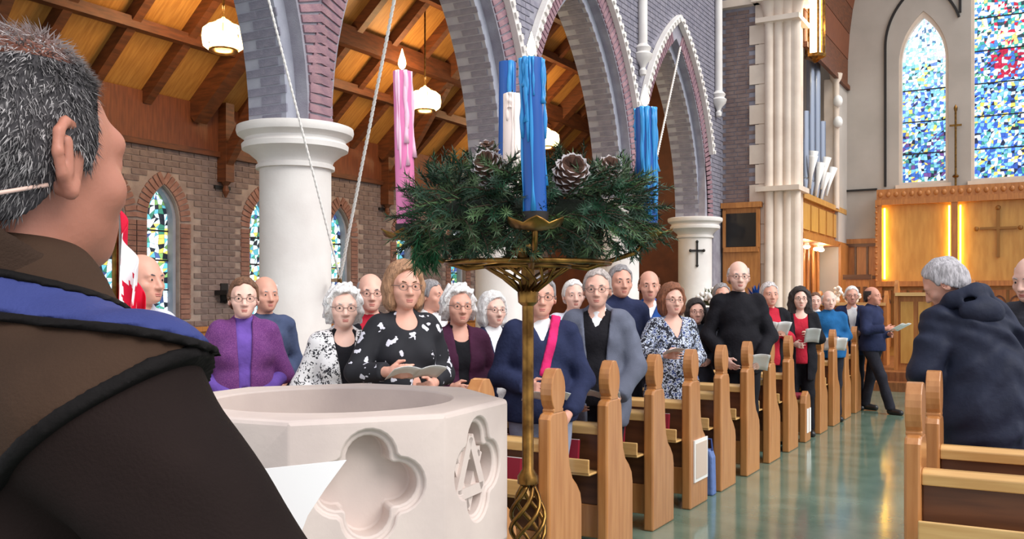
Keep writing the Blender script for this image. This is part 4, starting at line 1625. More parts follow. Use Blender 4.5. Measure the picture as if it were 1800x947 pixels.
def surface_nets(F, xs, ys, zs):
    ins = F < 0
    c = ins[:-1, :-1, :-1].astype(np.int8)
    tot = np.zeros_like(c)
    for a in (0, 1):
        for b in (0, 1):
            for d in (0, 1):
                tot += ins[a:a + c.shape[0], b:b + c.shape[1], d:d + c.shape[2]]
    act = (tot > 0) & (tot < 8)
    I, J, K = np.nonzero(act)
    n = len(I)
    idx = np.full(c.shape, -1, dtype=np.int64)
    idx[I, J, K] = np.arange(n)
    acc = np.zeros((n, 3))
    cnt = np.zeros(n)
    corners = [(a, b, d) for a in (0, 1) for b in (0, 1) for d in (0, 1)]
    val = {q: F[I + q[0], J + q[1], K + q[2]] for q in corners}
    for q in corners:
        for ax in range(3):
            if q[ax] == 0:
                e = list(q)
                e[ax] = 1
                e = tuple(e)
                va, vb = val[q], val[e]
                m = (va < 0) != (vb < 0)
                t = np.where(m, va / np.where(m, va - vb, 1), 0)
                p = [xs[I + q[0]], ys[J + q[1]], zs[K + q[2]]]
                pe = [xs[I + e[0]], ys[J + e[1]], zs[K + e[2]]]
                for a in range(3):
                    acc[:, a] += np.where(m, p[a] + t * (pe[a] - p[a]), 0)
                cnt += m
    V = acc / cnt[:, None]
    quads = []
    for ax in range(3):
        sl0 = [slice(None)] * 3
        sl1 = [slice(None)] * 3
        sl0[ax] = slice(0, -1)
        sl1[ax] = slice(1, None)
        a_in, b_in = ins[tuple(sl0)], ins[tuple(sl1)]
        ch = a_in != b_in
        o1, o2 = [(1, 2), (2, 0), (0, 1)][ax]
        P_ = np.array(np.nonzero(ch)).T
        ok = (P_[:, o1] > 0) & (P_[:, o2] > 0) & (P_[:, o1] < c.shape[o1]) & (P_[:, o2] < c.shape[o2])
        P_ = P_[ok]
        if len(P_) == 0:
            continue
        flip = a_in[P_[:, 0], P_[:, 1], P_[:, 2]]

        def g(d1, d2):
            Q = P_.copy()
            Q[:, o1] -= d1
            Q[:, o2] -= d2
            return idx[Q[:, 0], Q[:, 1], Q[:, 2]]
        q = np.stack([g(1, 1), g(0, 1), g(0, 0), g(1, 0)], 1)
        q[~flip] = q[~flip][:, ::-1]
        quads.append(q)
    Q = np.concatenate(quads) if quads else np.zeros((0, 4), int)
    Q = Q[(Q >= 0).all(1)]
    return V, Q


def np_mesh(name, V, Q, mats):
    me = bpy.data.meshes.new(name)
    me.vertices.add(len(V))
    me.vertices.foreach_set('co', np.asarray(V, dtype=np.float32).ravel())
    me.loops.add(len(Q) * 4)
    me.loops.foreach_set('vertex_index', np.asarray(Q, dtype=np.int32).ravel())
    me.polygons.add(len(Q))
    me.polygons.foreach_set('loop_start', np.arange(len(Q), dtype=np.int32) * 4)
    me.polygons.foreach_set('use_smooth', np.ones(len(Q), dtype=bool))
    for m in (mats if isinstance(mats, (list, tuple)) else [mats]):
        me.materials.append(m)
    me.update(calc_edges=True)
    return me


def np_obj(name, V, Q, m, parent):
    o = bpy.data.objects.new(name, np_mesh(name, V, Q, m))
    COL.objects.link(o)
    if parent is not None:
        o.parent = parent
    return o


def rotm(yaw=0, pitch=0, roll=0):
    """yaw>0 turns to the person's left, pitch>0 looks up, roll>0 tips to the right shoulder"""
    return np.array(Matrix.Rotation(yaw, 3, 'Z') @ Matrix.Rotation(pitch, 3, 'X') @ Matrix.Rotation(roll, 3, 'Y'))


def E(c, r, k=.02, op='u', R=None):
    return dict(t='ell', c=c, r=r, k=k, op=op, R=R)


def Cn(a, ra, b, rb, k=.02, op='u'):
    return dict(t='cone', a=a, ra=ra, b=b, rb=rb, k=k, op=op)


def head_prims(fem=False, old=False):
    h = [E((0, -.012, 1.662), (.077, .096, .090), .02),
         E((0, .025, 1.618), (.064, .070, .088), .03),
         E((0, .050, 1.572), (.048, .046, .045), .03),
         E((0, .072, 1.543), (.026, .024, .020), .025),
         Cn((-.040, .078, 1.652), .013, (.040, .078, 1.652), .013, .02),
         E((-.043, .062, 1.603), (.024, .022, .022), .02),
         E((.043, .062, 1.603), (.024, .022, .022), .02),
         E((-.031, .106, 1.632), (.0195, .020, .0125), .012, 's'),
         E((.031, .106, 1.632), (.0195, .020, .0125), .012, 's'),
         E((-.031, .078, 1.631), (.017, .0145, .013), .008),
         E((.031, .078, 1.631), (.017, .0145, .013), .008),
         Cn((0, .090, 1.640), .009, (0, .112, 1.597), .0125, .012),
         E((-.013, .100, 1.594), (.009, .010, .008), .008),
         E((.013, .100, 1.594), (.009, .010, .008), .008),
         Cn((-.024, .082, 1.568), .008, (.024, .082, 1.568), .008, .012),
         Cn((-.018, .083, 1.557), .008, (.018, .083, 1.557), .008, .010)]
    for s in (-1, 1):
        h += [E((s * .079, -.010, 1.622), (.011, .022, .032), .006, R=rotm(-s * .35)), E((s * .084, -.004, 1.624), (.006, .012, .018), .005, 's')]
    return h


def hl(y, style):
    if style == 'bob':
        return np.interp(y, [-.13, 0.0, .035, .05, .075, .12], [1.50, 1.505, 1.53, 1.66, 1.715, 1.73])
    if style == 'long':
        return np.interp(y, [-.13, 0.0, .035, .055, .075, .12], [1.30, 1.32, 1.45, 1.665, 1.715, 1.73])
    if style == 'curly':
        return np.interp(y, [-.13, -.02, .03, .05, .07, .12], [1.53, 1.55, 1.60, 1.68, 1.712, 1.73])
    if style == 'fringe':
        return np.interp(y, [-.13, -.06, .0, .02, .03], [1.56, 1.57, 1.64, 1.66, 1.9])
    return np.interp(y, [-.13, -.07, -.025, -.005, .025, .04, .07, .12], [1.535, 1.545, 1.60, 1.63, 1.62, 1.69, 1.718, 1.735])


def hair_mesh(style, step=.006, seed=0):
    lo = 1.27 if style == 'long' else 1.48
    f = Field(np.arange(-.15, .151, step), np.arange(-.16, .15, step), np.arange(lo, 1.80, step))
    t = {'short': .010, 'fringe': .007, 'bob': .020, 'long': .020, 'curly': .024}[style]
    f.prim(E((0, -.012, 1.662), (.077 + t, .096 + t, .090 + t), .01))
    if style in ('short', 'fringe'):
        f.prim(E((0, -.02, 1.62), (.076 + t * .8, .088 + t, .085), .02))
    if style in ('bob', 'curly'):
        for s in (-1, 1):
            f.prim(E((s * .062, -.02, 1.60), (.045, .075, .095), .03))
        f.prim(E((0, -.055, 1.60), (.085, .065, .095), .03))
    if style == 'long':
        for s in (-1, 1):
            f.prim(Cn((s * .07, -.01, 1.66), .05, (s * .085, .0, 1.46), .05, .03))
            f.prim(Cn((s * .085, .0, 1.46), .05, (s * .10, .05, 1.34), .035, .03))
        f.prim(Cn((0, -.06, 1.62), .085, (0, -.09, 1.36), .085, .03))
    X, Y, Z = f.full()
    amp = {'short': .003, 'fringe': .002, 'bob': .004, 'long': .006, 'curly': .010}[style]
    fr = {'curly': 95, 'long': 60}.get(style, 80)
    f.F = f.F + (amp * np.sin(fr * X + 2 * np.sin(40 * Z + seed)) * np.sin(fr * Y + seed) + amp * .6 * np.sin(fr * .9 * Z + 3 * X * 20 + seed)).astype(np.float32)
    f.F = np.maximum(f.F, ((hl(Y, style) + .007 * np.sin(75 * X + 40 * Y) + .004 * np.sin(150 * X + 1) - Z) * .75).astype(np.float32))
    if style in ('bob', 'long', 'curly'):
        # keep the face clear
        d = 1 - np.sqrt((X / .062) ** 2 + ((Y - .10) / .075) ** 2 + ((Z - 1.62) / .10) ** 2)
        f.F = np.maximum(f.F, (d * .055).astype(np.float32))
    if style == 'fringe':
        f.F = np.maximum(f.F, ((Z - 1.70) * .8 + 0 * X + 0 * Y).astype(np.float32))
    return f.mesh()


HAIR_CACHE = {}
M_lip = mat('lips', srgb(200, 126, 116), .5)
M_eye = mat('eye_white', srgb(226, 220, 216), .25)
M_iris = mat('iris', srgb(48, 38, 34), .2)
M_frame = mat('spectacle_frame', srgb(96, 80, 76), .3)
M_shoe = mat('black_shoe', srgb(22, 20, 22), .35)


def skin(tone):
    c = {0: (226, 176, 158), 1: (216, 160, 140), 2: (232, 188, 172), 3: (202, 146, 124), 4: (206, 144, 122), 5: (176, 116, 96)}[tone]  # last tone: backlit shade on the robed man's head put into its colour
    return mat('skin_%d' % tone, srgb(*c), .5, col2=srgb(*[min(255, x * 1.04) for x in c]), scale=14, sss=.12, bump=.05, bscale=120)


def cloth(name, rgb, rough=.85, b=.25, bs=40, **kw):
    c2 = tuple(min(255, x * 1.14 + 3) for x in rgb)
    m = mat(name, srgb(*rgb), rough, col2=srgb(*c2), scale=7, bump=b, bscale=bs, **kw)
    m.node_tree.nodes['Principled BSDF'].inputs['Specular IOR Level'].default_value = .16
    return m


def person(label, loc, H, face, skin_tone=0, hair=None, hair_col=(90, 84, 84), head=(0, 0, 0), build=1.0, fem=False, arms='hold', tops=(), legs=None,
           trousers=None, skirt=None, glasses=False, lean=(0, 0, 0), detail=1.0, group='people standing among the pews', extras=None, brow=None, hscale=1.12, sw_=None, drop=0.0):
    """a standing figure: one continuous body, with clothes, hair and glasses as its parts; faces local +Y"""
    s = H / 1.75
    root = empty('person', (loc[0], loc[1], loc[2] if len(loc) > 2 else 0), face, label, 'person', group)
    Rb = rotm(*lean)
    piv = np.array((0, 0, 1.0))
    b = build

    def U(p):
        return tuple(((Rb @ (np.array(p) - piv)) + piv) * s)
    sw = sw_ or (.142 if fem else .162)
    torso = [E(tuple(np.array((0, 0, .95)) * s), (.165 * b * s, .125 * b * s, .13 * s), .05),
             E(U((0, .012 + .02 * (b - 1), 1.09)), (.148 * b * s, .118 * b * b * s, .15 * s), .06, R=Rb),
             E(U((0, .0, 1.27)), (.158 * (b + 1) / 2 * s, .118 * b * s, .17 * s), .06, R=Rb),
             Cn(U((0, -.012, 1.405)), .058 * s, U((sw - .02, -.012, 1.405 - drop)), .058 * s, .06),
             Cn(U((0, -.012, 1.405)), .058 * s, U((-sw + .02, -.012, 1.405 - drop)), .058 * s, .06),
             Cn(U((0, -.02, 1.40)), .075 * s, U((0, -.018, 1.46)), .056 * s, .05)]
    if fem:
        torso += [E(U((-.07, .085, 1.25)), (.065 * s, .06 * s, .065 * s), .05), E(U((.07, .085, 1.25)), (.065 * s, .06 * s, .065 * s), .05)]
    neck = [Cn(U((0, -.022, 1.42)), .056 * s, U((0, -.004, 1.55)), .052 * s, .03)]
    AP = {'hold': ((.235, -.03, 1.14), (.095, .20, 1.10)), 'clasp': ((.24, -.04, 1.13), (.075, .17, 1.00)), 'down': ((.235, -.05, 1.13), (.25, .04, .90)),
          'read': ((.23, -.01, 1.15), (.09, .22, 1.20)), 'out': ((.27, .04, 1.16), (.16, .27, 1.18)), 'behind': ((.25, -.1, 1.15), (.16, -.2, .98)),
          'low': ((.25, .02, 1.12), (.14, .22, .93))}
    pose = arms if isinstance(arms, (tuple, list)) else (arms, arms)
    armp, hands, sl_arm = [], [], []
    wr_pts = []
    for sd, pz in ((-1, pose[0]), (1, pose[1])):
        if isinstance(pz, str):
            el, wr = AP[pz]
        else:
            el, wr = pz
        el = (sd * el[0] * (b + 1) / 2, el[1], el[2])
        wr = (sd * wr[0], wr[1] + .05 * (b - 1) * 4, wr[2])
        sh = U((sd * sw, -.012, 1.398 - drop))
        el, wr = U(el), U(wr)
        bb = (b + 2) / 3
        armp.append((Cn(sh, .054 * s * bb, el, .041 * s * bb, .04), Cn(el, .041 * s * bb, wr, .027 * s, .02)))
        wv, ev = np.array(wr), np.array(el)
        hd = wv - ev
        hd /= np.linalg.norm(hd)
        wr_pts.append(wv)
        # lateral axis of the hand: thumbs up and inwards
        up = np.array((0, 0, 1.0))
        lat = up - hd * (up @ hd)
        lat = lat / (np.linalg.norm(lat) + 1e-6)
        nrm = np.cross(hd, lat) * sd      # palm normal, towards the body's middle
        if nrm[0] * sd > 0:
            nrm = -nrm
        kn = wv + hd * .085 * s
        hands.append(Cn(tuple(wv), .025 * s, tuple(wv + hd * .04 * s), .026 * s, .012))
        for q in (-.022, 0, .022):
            hands.append(Cn(tuple(wv + hd * .03 * s + lat * q * s * .8), .017 * s, tuple(kn + lat * q * s), .014 * s, .012))
        for fi, (q, ln) in enumerate(((.031, .072), (.011, .080), (-.010, .075), (-.030, .060))):
            p0 = kn + lat * q * s
            p1 = p0 + (hd * .85 + nrm * .45) * ln * .55 * s
            p2 = p1 + (hd * .35 + nrm * .9) * ln * .5 * s
            hands += [Cn(tuple(p0), .0092 * s, tuple(p1), .0086 * s, .004), Cn(tuple(p1), .0086 * s, tuple(p2), .0072 * s, .003)]
        t0 = wv + hd * .03 * s + lat * .026 * s
        t1 = t0 + (hd * .6 + lat * .6 + nrm * .4) * .042 * s
        t2 = t1 + (hd * .85 + lat * .1 + nrm * .4) * .034 * s
        hands += [Cn(tuple(t0), .0125 * s, tuple(t1), .0105 * s, .008), Cn(tuple(t1), .0105 * s, tuple(t2), .0085 * s, .004)]
    LG = legs or (((-.095, .01, .50), (-.105, -.02, .085)), ((.095, .01, .50), (.105, -.02, .085)))
    legp, feet = [], []
    for sd, (kn, an) in zip((-1, 1), LG):
        hp = np.array((sd * .088, 0, .90)) * s
        kn, an = np.array(kn) * s, np.array(an) * s
        legp.append((Cn(tuple(hp), .088 * s * b, tuple(kn), .058 * s, .04), Cn(tuple(kn), .058 * s, tuple(an), .038 * s, .03)))
        feet.append(Cn((an[0], an[1], an[2] - .04 * s), .038 * s, (an[0] + sd * .015 * s, an[1] + .15 * s, max(.03, an[2] - .055 * s)), .03 * s, .03))
    # ---- body
    hp0 = np.array((0, -.015, 1.53))
    Rh = rotm(*head)
    Rhead = Rb @ Rh
    hpw = np.array(U((0, -.012, 1.515)))

    def HD(p):
        return (Rhead @ ((np.array(p) - hp0).T * s * hscale).reshape(3, -1)).T + hpw
    hc = HD((0, 0, 1.63))[0]
    fs = .0060 / detail
    hs = .0080 / min(detail, 1.0)
    fx = [(hc[0] - .13, hc[0] + .13, fs)]
    fy = [(hc[1] - .15, hc[1] + .16, fs)]
    fz = [(hc[2] - .14, hc[2] + .17, fs)]
    for w in wr_pts:
        fx.append((w[0] - .09, w[0] + .09, hs))
        fy.append((w[1] - .05, w[1] + .15, hs))
        fz.append((w[2] - .08, w[2] + .09, hs))
    allp = np.array([w for w in wr_pts] + [hc])
    mn = np.minimum(allp.min(0) - .25, np.array((-.33, -.28, -.02)))
    mxx = np.maximum(allp.max(0) + .25, np.array((.33, .30, H * 1.03)))
    for an in [l[1]['b'] for l in legp]:
        mn = np.minimum(mn, np.array(an) - .25)
        mxx = np.maximum(mxx, np.array(an) + .28)
    mn[2] = -.02
    ff = Field(axis_coords(mn[0], mxx[0], .024, fx), axis_coords(mn[1], mxx[1], .024, fy), axis_coords(mn[2], mxx[2], .026, fz))
    for p in torso + neck:
        ff.prim(p)
    for a in armp:
        for p in a:
            ff.prim(p)
    for l in legp:
        for p in l:
            ff.prim(p)
    for p in feet + hands:
        ff.prim(p)
    for p in head_prims(fem):
        q = dict(p)
        if q['t'] == 'ell':
            q['c'] = tuple(HD(q['c'])[0])
            q['r'] = tuple(np.array(q['r']) * s * hscale)
            q['R'] = Rhead if q.get('R') is None else Rhead @ q['R']
        else:
            q['a'], q['b'] = tuple(HD(q['a'])[0]), tuple(HD(q['b'])[0])
            q['ra'] *= s * hscale
            q['rb'] *= s * hscale
        ff.prim(q)
    V, Q = ff.mesh()
    np_obj('body', V, Q, skin(skin_tone), root)
    # ---- eyes, brows, lips
    M4 = Matrix.Identity(4)
    hm = Matrix([list(r) for r in Rhead * s * hscale]).to_4x4()
    hm.translation = Vector(hpw)
    M4 = hm @ Matrix.Translation(-Vector(hp0))
    ey = MB()
    for sd in (-1, 1):
        e = MB().ball((sd * .031, .0805, 1.6315), (.0125, .0125, .0085), 12, 8, 0).ball((sd * .031, .0885, 1.6315), (.0068, .0058, .0068), 10, 6, 1)
        e.xf(M4).build('eye', [M_eye, M_iris], root, smooth=True, world=False)
        bw = MB().tube([(sd * .014, .093, 1.650), (sd * .032, .0925, 1.6555), (sd * .050, .080, 1.650)], [.0035, .0042, .0025], 6)
        bw.xf(M4).build('eyebrow', mat('brow_%d_%d_%d' % tuple(brow or hair_col), srgb(*[x * .8 for x in (brow or hair_col)]), .9), root, smooth=True, world=False)
    MB().tube([(-.026, .0875, 1.5645), (-.012, .0980, 1.5670), (0, .0995, 1.5655), (.012, .0980, 1.5670), (.026, .0875, 1.5645)], [.0015, .0036, .0036, .0036, .0015], 6).tube(
        [(-.023, .0885, 1.5615), (-.01, .0985, 1.5580), (.01, .0985, 1.5580), (.023, .0885, 1.5615)], [.0012, .0042, .0042, .0012], 6).xf(M4).build('lips', M_lip, root, smooth=True, world=False)
    if glasses:
        gl = MB()
        for sd in (-1, 1):
            pts = [(sd * .033 + .022 * math.cos(2 * PI * k / 16), .108 - .004 * abs(math.cos(2 * PI * k / 16)), 1.629 + .017 * math.sin(2 * PI * k / 16)) for k in range(17)]
            gl.tube(pts, .0013, 5, cap=False)
            gl.tube([(sd * .055, .105, 1.634), (sd * .076, .06, 1.638), (sd * .083, -.005, 1.636)], .0018, 5)
        gl.tube([(-.011, .110, 1.633), (.011, .110, 1.633)], .0018, 5)
        gl.xf(M4).build('glasses', M_frame, root, smooth=True, world=False)
    # ---- hair
    if hair:
        key = (hair, 0)
        if key not in HAIR_CACHE:
            HAIR_CACHE[key] = hair_mesh(hair, .0075)
        HV, HQ = HAIR_CACHE[key]
        VV = HD(HV.T if False else HV) if False else ((Rhead @ ((HV - hp0) * s * hscale).T).T + hpw)
        c2 = tuple(min(255, x * 1.35 + 8) for x in hair_col)
        hmat = mat('hair_%d_%d_%d' % tuple(hair_col), srgb(*hair_col), .6, col2=srgb(*c2), scale=26, stretch=(3, 3, .6), bump=.6, bscale=60)
        np_obj('hair', VV, HQ, hmat, root)
    # ---- clothes
    st = .0125 / detail
    st0 = st
    for T in tops:
        st = T.get('st', st0)
        o = T.get('off', .014) * s
        hem = T.get('hem', .86) * s
        slv = T.get('sleeve', .93)
        prs = [dict(p) for p in torso]
        lo_z = hem - .03
        pts = np.array([a[0]['b'] for a in armp] + wr_pts)
        lo = np.minimum(pts.min(0) - .12, np.array((-.34, -.3, lo_z)))
        hi = np.maximum(pts.max(0) + .12, np.array((.34, .32, 1.56 * s)))
        hi[2] = max(hi[2], U((0, 0, 1.6))[2])
        lo[2] = lo_z
        for u in (U((-.3, .2, 1.5)), U((.3, .2, 1.5)), U((-.3, -.2, 1.5)), U((.3, -.2, 1.5))):
            lo[:2] = np.minimum(lo[:2], np.array(u[:2]))
            hi[:2] = np.maximum(hi[:2], np.array(u[:2]))
        g = Field(np.arange(lo[0], hi[0], st), np.arange(lo[1], hi[1], st), np.arange(lo[2], hi[2], st))
        for p in prs:
            g.prim(p, o, .6)
        if T.get('turtle'):
            g.prim(Cn(U((0, -.022, 1.42)), .062 * s, U((0, -.012, 1.485)), .058 * s, .03), .006)
        if T.get('collar'):
            g.prim(Cn(U((0, -.024, 1.43)), .066 * s, U((0, -.02, 1.472)), .063 * s, .02), .004)
        if hem < .93 * s:
            flare = T.get('flare', .0)
            g.prim(Cn((0, 0, .97 * s), .12 * s * b, (0, 0, hem - .05), (.12 + flare) * s * b, .08), o)
            g.prim(E((0, 0, (.95 * s + hem) / 2), (.168 * s * b + flare * s, .128 * s * b + flare * s, max(.14, (1.05 * s - hem) / 1.6)), .06), o)
        if slv > 0:
            for a in armp:
                g.prim(dict(a[0]), o * .9, .55)
                e, w = np.array(a[1]['a']), np.array(a[1]['b'])
                wide = T.get('cuff', .006)
                if slv > .1:
                    g.prim(Cn(tuple(e), a[1]['ra'], tuple(e + (w - e) * slv), a[1]['rb'] + wide, .03), o * .9)
        X, Y, Z = g.full()
        amp = T.get('fold', .0045)
        f1 = 15 * X + 3.0 * np.sin(8 * Z + 2) + 6 * Y
        g.F = g.F + (amp * np.sin(f1 * 1.6 + 2.5 * np.sin(13 * Z)) * np.sin(11 * Z + 5 * X + H * 20) + amp * .6 * np.sin(30 * Z + 9 * np.abs(X) * 4 + 4 * Y)).astype(np.float32)
        g.F = np.maximum(g.F, (hem - Z + 0 * X + 0 * Y).astype(np.float32))
        # cuffs end cleanly
        for a, w0 in zip(armp, wr_pts):
            if slv > .1:
                e, w = np.array(a[1]['a']), np.array(a[1]['b'])
                dr = (w - e) / np.linalg.norm(w - e)
                q = e + (w - e) * min(1.0, slv + .06)
                pl = (X - q[0]) * dr[0] + (Y - q[1]) * dr[1] + (Z - q[2]) * dr[2]
                nearw = np.sqrt((X - w[0]) ** 2 + (Y - w[1]) ** 2 + (Z - w[2]) ** 2) - .11
                g.F = np.maximum(g.F, np.minimum(pl, -nearw).astype(np.float32))
        # neckline in upper-body space
        inv = Rb.T
        Xs, Ys, Zs = X - 0, Y - 0, Z - piv[2] * s
        xb = inv[0][0] * Xs + inv[0][1] * Ys + inv[0][2] * Zs
        yb = inv[1][0] * Xs + inv[1][1] * Ys + inv[1][2] * Zs
        zb = inv[2][0] * Xs + inv[2][1] * Ys + inv[2][2] * Zs + piv[2] * s
        nk = T.get('neck', 'crew')
        if nk == 'v':
            dv = T.get('vdepth', .17)
            v = np.maximum(np.abs(xb) * 2.0 - (zb - (1.44 - dv) * s), -(yb - .02 * s)) * .5
            g.F = np.maximum(g.F, -v.astype(np.float32))
        elif nk == 'scoop':
            v = np.sqrt(xb ** 2 + (yb - .10 * s) ** 2 + (zb - 1.47 * s) ** 2) - .082 * s
            g.F = np.maximum(g.F, -v.astype(np.float32))
        if T.get('open'):
            gp = T['open']
            v = np.maximum(np.abs(xb) - gp * s - np.maximum(0, (zb - 1.15 * s)) * T.get('lapel', .12), -(yb - .0))
            g.F = np.maximum(g.F, -v.astype(np.float32))
        if T.get('region'):
            g.F = np.maximum(g.F, T['region'](xb / s, yb / s, zb / s).astype(np.float32))
        V, Q = g.mesh()
        if len(V):
            np_obj(T.get('name', 'shirt'), V, Q, T['mat'], root)
    if skirt:
        z0 = skirt.get('hem', .35) * s
        g = Field(np.arange(-.32, .32, .015), np.arange(-.28, .28, .015), np.arange(z0 - .03, 1.1 * s, .015))
        g.prim(torso[0], .016)
        g.prim(Cn((0, 0, .95 * s), .15 * b * s, (0, 0, z0 - .06), .20 * b * s, .06))
        X, Y, Z = g.full()
        g.F = g.F + (.006 * np.sin(9 * np.arctan2(Y, X)) * np.clip((1.0 * s - Z) * 2, 0, 1)).astype(np.float32)
        g.F = np.maximum(g.F, (z0 - Z + 0 * X + 0 * Y).astype(np.float32))
        V, Q = g.mesh()
        np_obj('skirt', V, Q, skirt['mat'], root)
    if trousers:
        pts = np.array([l[1]['b'] for l in legp] + [l[1]['a'] for l in legp])
        lo = np.minimum(pts.min(0) - .14, (-.26, -.22, .0))
        hi = np.maximum(pts.max(0) + .14, (.26, .22, 1.04 * s))
        g = Field(np.arange(lo[0], hi[0], .016), np.arange(lo[1], hi[1], .016), np.arange(.0, 1.04 * s, .016))
        g.prim(torso[0], .012)
        for l in legp:
            g.prim(l[0], .014)
            g.prim(Cn(l[1]['a'], l[1]['ra'], l[1]['b'], .055 * s, .03), .012)
        X, Y, Z = g.full()
        g.F = g.F + (.004 * np.sin(26 * Z + 10 * X) * np.sin(18 * X + 8 * Z)).astype(np.float32)
        g.F = np.maximum(g.F, (.06 - Z + 0 * X + 0 * Y).astype(np.float32))
        V, Q = g.mesh()
        np_obj('trousers', V, Q, trousers, root)
    for sd, p in zip((-1, 1), feet):
        a, bq = np.array(p['a']), np.array(p['b'])
        lo, hi = np.minimum(a, bq) - .09, np.maximum(a, bq) + .09
        g = Field(np.arange(lo[0], hi[0], .011), np.arange(lo[1], hi[1], .011), np.arange(max(-.01, lo[2]), hi[2], .011))
        g.prim(p, .012)
        X, Y, Z = g.full()
        g.F = np.maximum(g.F, (max(.002, min(a[2], bq[2]) - .045 * s) - Z + 0 * X + 0 * Y).astype(np.float32))
        V, Q = g.mesh()
        np_obj('shoe', V, Q, M_shoe, root)
    info = dict(root=root, wr=wr_pts, M4=M4, s=s, U=U, HD=HD, face=face)
    if extras:
        extras(info)
    return info


def to_world(info, p):
    r = info['root']
    return Matrix.Translation(r.location) @ Matrix.Rotation(info['face'], 4, 'Z') @ Vector(p)


M_paper = mat('white_paper', srgb(250, 249, 250), .8)
M_bookdark = mat('book_cover', srgb(60, 44, 52), .6)
M_print = mat('print_ink', srgb(96, 92, 100), .8)


def sheet(info, label, kind='open', size=(.15, .21), off=(0, .07, .03), tilt=.9, mat_=None):
    """service sheet or booklet between the hands"""
    w = (np.array(info['wr'][0]) + np.array(info['wr'][1])) / 2 if kind != 'right' and kind != 'left' else np.array(info['wr'][1 if kind == 'right' else 0])
    base = Vector(w) + Vector(off)
    t = empty('service_sheet', to_world(info, base), info['face'], label, 'paper', 'service sheets in hands')
    rot = Matrix.Rotation(tilt, 4, 'X')
    for sd in ((-1, 1) if kind == 'open' else (0,)):
        m = MB()
        w2, h2 = size
        cx = sd * w2 / 2
        nx = 6
        vs, fs = [], []
        for i in range(nx + 1):
            for j in range(5):
                x = cx - w2 / 2 + w2 * i / nx
                y = h2 * j / 4
                z = .014 * math.sin(PI * i / nx) + (.02 * abs(x) if sd else .012 * math.sin(PI * j / 4))
                vs.append(rot @ Vector((x, y, z)))
        for i in range(nx):
            for j in range(4):
                fs.append((i * 5 + j, (i + 1) * 5 + j, (i + 1) * 5 + j + 1, i * 5 + j + 1))
        o = m.add(vs, fs).build('page', mat_ or M_paper, t, world=False, smooth=True)
        sd_ = o.modifiers.new('thick', 'SOLIDIFY')
        sd_.thickness = .0016
    return t

# ================================================================ the congregation
def facing(loc, off=0.0):
    return math.atan2(-loc[1], -loc[0]) + off - PI / 2


def at_row(px, Y):
    k = (px - 900) / FPX
    return Y / (k * sn + cs)


def stand(label, px, d, ytop, off=0.0, **kw):
    l = P(px, d)
    if -5.1 < l.x < -2.35 and 3.6 < l.y < 13.6:
        # stand in the gap between two pews
        row = round((l.y - PY0 - .555) / PSP)
        d = at_row(px, PY0 + PSP * row + .555)
        l = P(px, d)
    H = zat(ytop, d) / 1.008
    kw.setdefault('detail', 1.0 if d < 6.2 else (.82 if d < 9.5 else .68))
    return person(label, (l.x, l.y), H, facing(l, off), **kw)


C = cloth
K_black = C('black_cloth', (26, 25, 30))
K_navy = C('navy_wool', (38, 44, 72))
K_dark = C('dark_trouser', (34, 34, 42))
K_denim = C('pale_denim', (140, 146, 168))
K_white = C('white_shirt', (226, 226, 232))
K_grey = C('grey_tweed', (96, 100, 116), bs=220)
K_lav = C('lavender_knit', (98, 72, 150))
K_purple = blotch('purple_boucle', srgb(96, 44, 108), srgb(150, 88, 150), 80, .36, .95)
K_slate = C('slate_sweater', (66, 76, 104))
K_bw = blotch('black_white_leaf_print', srgb(232, 230, 232), srgb(42, 42, 50), 30, .40)
K_flower = blotch('black_with_white_flowers', srgb(24, 24, 32), srgb(216, 214, 226), 13, .24)
K_maroon = C('plum_cardigan', (66, 32, 54))
K_blue = C('royal_blue', (36, 74, 140))
K_teal = C('teal_blue_sweater', (30, 88, 138))
K_red = C('red_shirt', (172, 36, 54))
K_bluewhite = blotch('blue_white_print', srgb(214, 222, 238), srgb(54, 70, 120), 26, .36, third=srgb(24, 26, 42))
K_check = blotch('pale_check_shirt', srgb(214, 216, 230), srgb(170, 174, 196), 60, .3)
K_charcoal = C('charcoal_coat', (52, 54, 62))
K_mag = C('magenta_scarf', (196, 40, 100))


def T(m, name='shirt', **kw):
    return dict(mat=m, name=name, **kw)


GREY, WHITE_H, BROWN, DARK, SAND = (120, 116, 118), (214, 208, 206), (92, 62, 44), (34, 26, 26), (140, 104, 78)

stand('bald man in a pale shirt behind the flag at the left', 250, 5.0, 447, .75, skin_tone=1, hair='fringe', hair_col=GREY, tops=[T(K_check, collar=True)], trousers=K_dark, arms='down', build=1.1)
stand('woman in a purple vest over a lavender turtleneck left of the big column', 428, at_row(428, 4.2), 488, .05, fem=True, skin_tone=2, hair='short', hair_col=BROWN, glasses=True,
      tops=[T(K_lav, 'sweater', turtle=True), T(K_purple, 'vest', off=.034, sleeve=.02, open=.035, lapel=.05, hem=.78, flare=.02)], trousers=K_dark, arms='clasp', build=1.12)
stand('bald man in a slate blue sweater behind the purple-vested woman', 466, 6.6, 486, .35, skin_tone=1, hair='fringe', hair_col=WHITE_H, tops=[T(K_slate, 'sweater', off=.018)], trousers=K_dark, arms='clasp', build=1.1)
stand('white-haired woman in a black and white leaf print jacket', 604, at_row(604, 4.2), 503, .1, fem=True, skin_tone=2, hair='curly', hair_col=WHITE_H, glasses=True,
      tops=[T(K_black, 'top', neck='scoop'), T(K_bw, 'jacket', off=.028, open=.02, lapel=.16, hem=.76, flare=.01)], trousers=K_dark, arms='clasp', build=1.08)
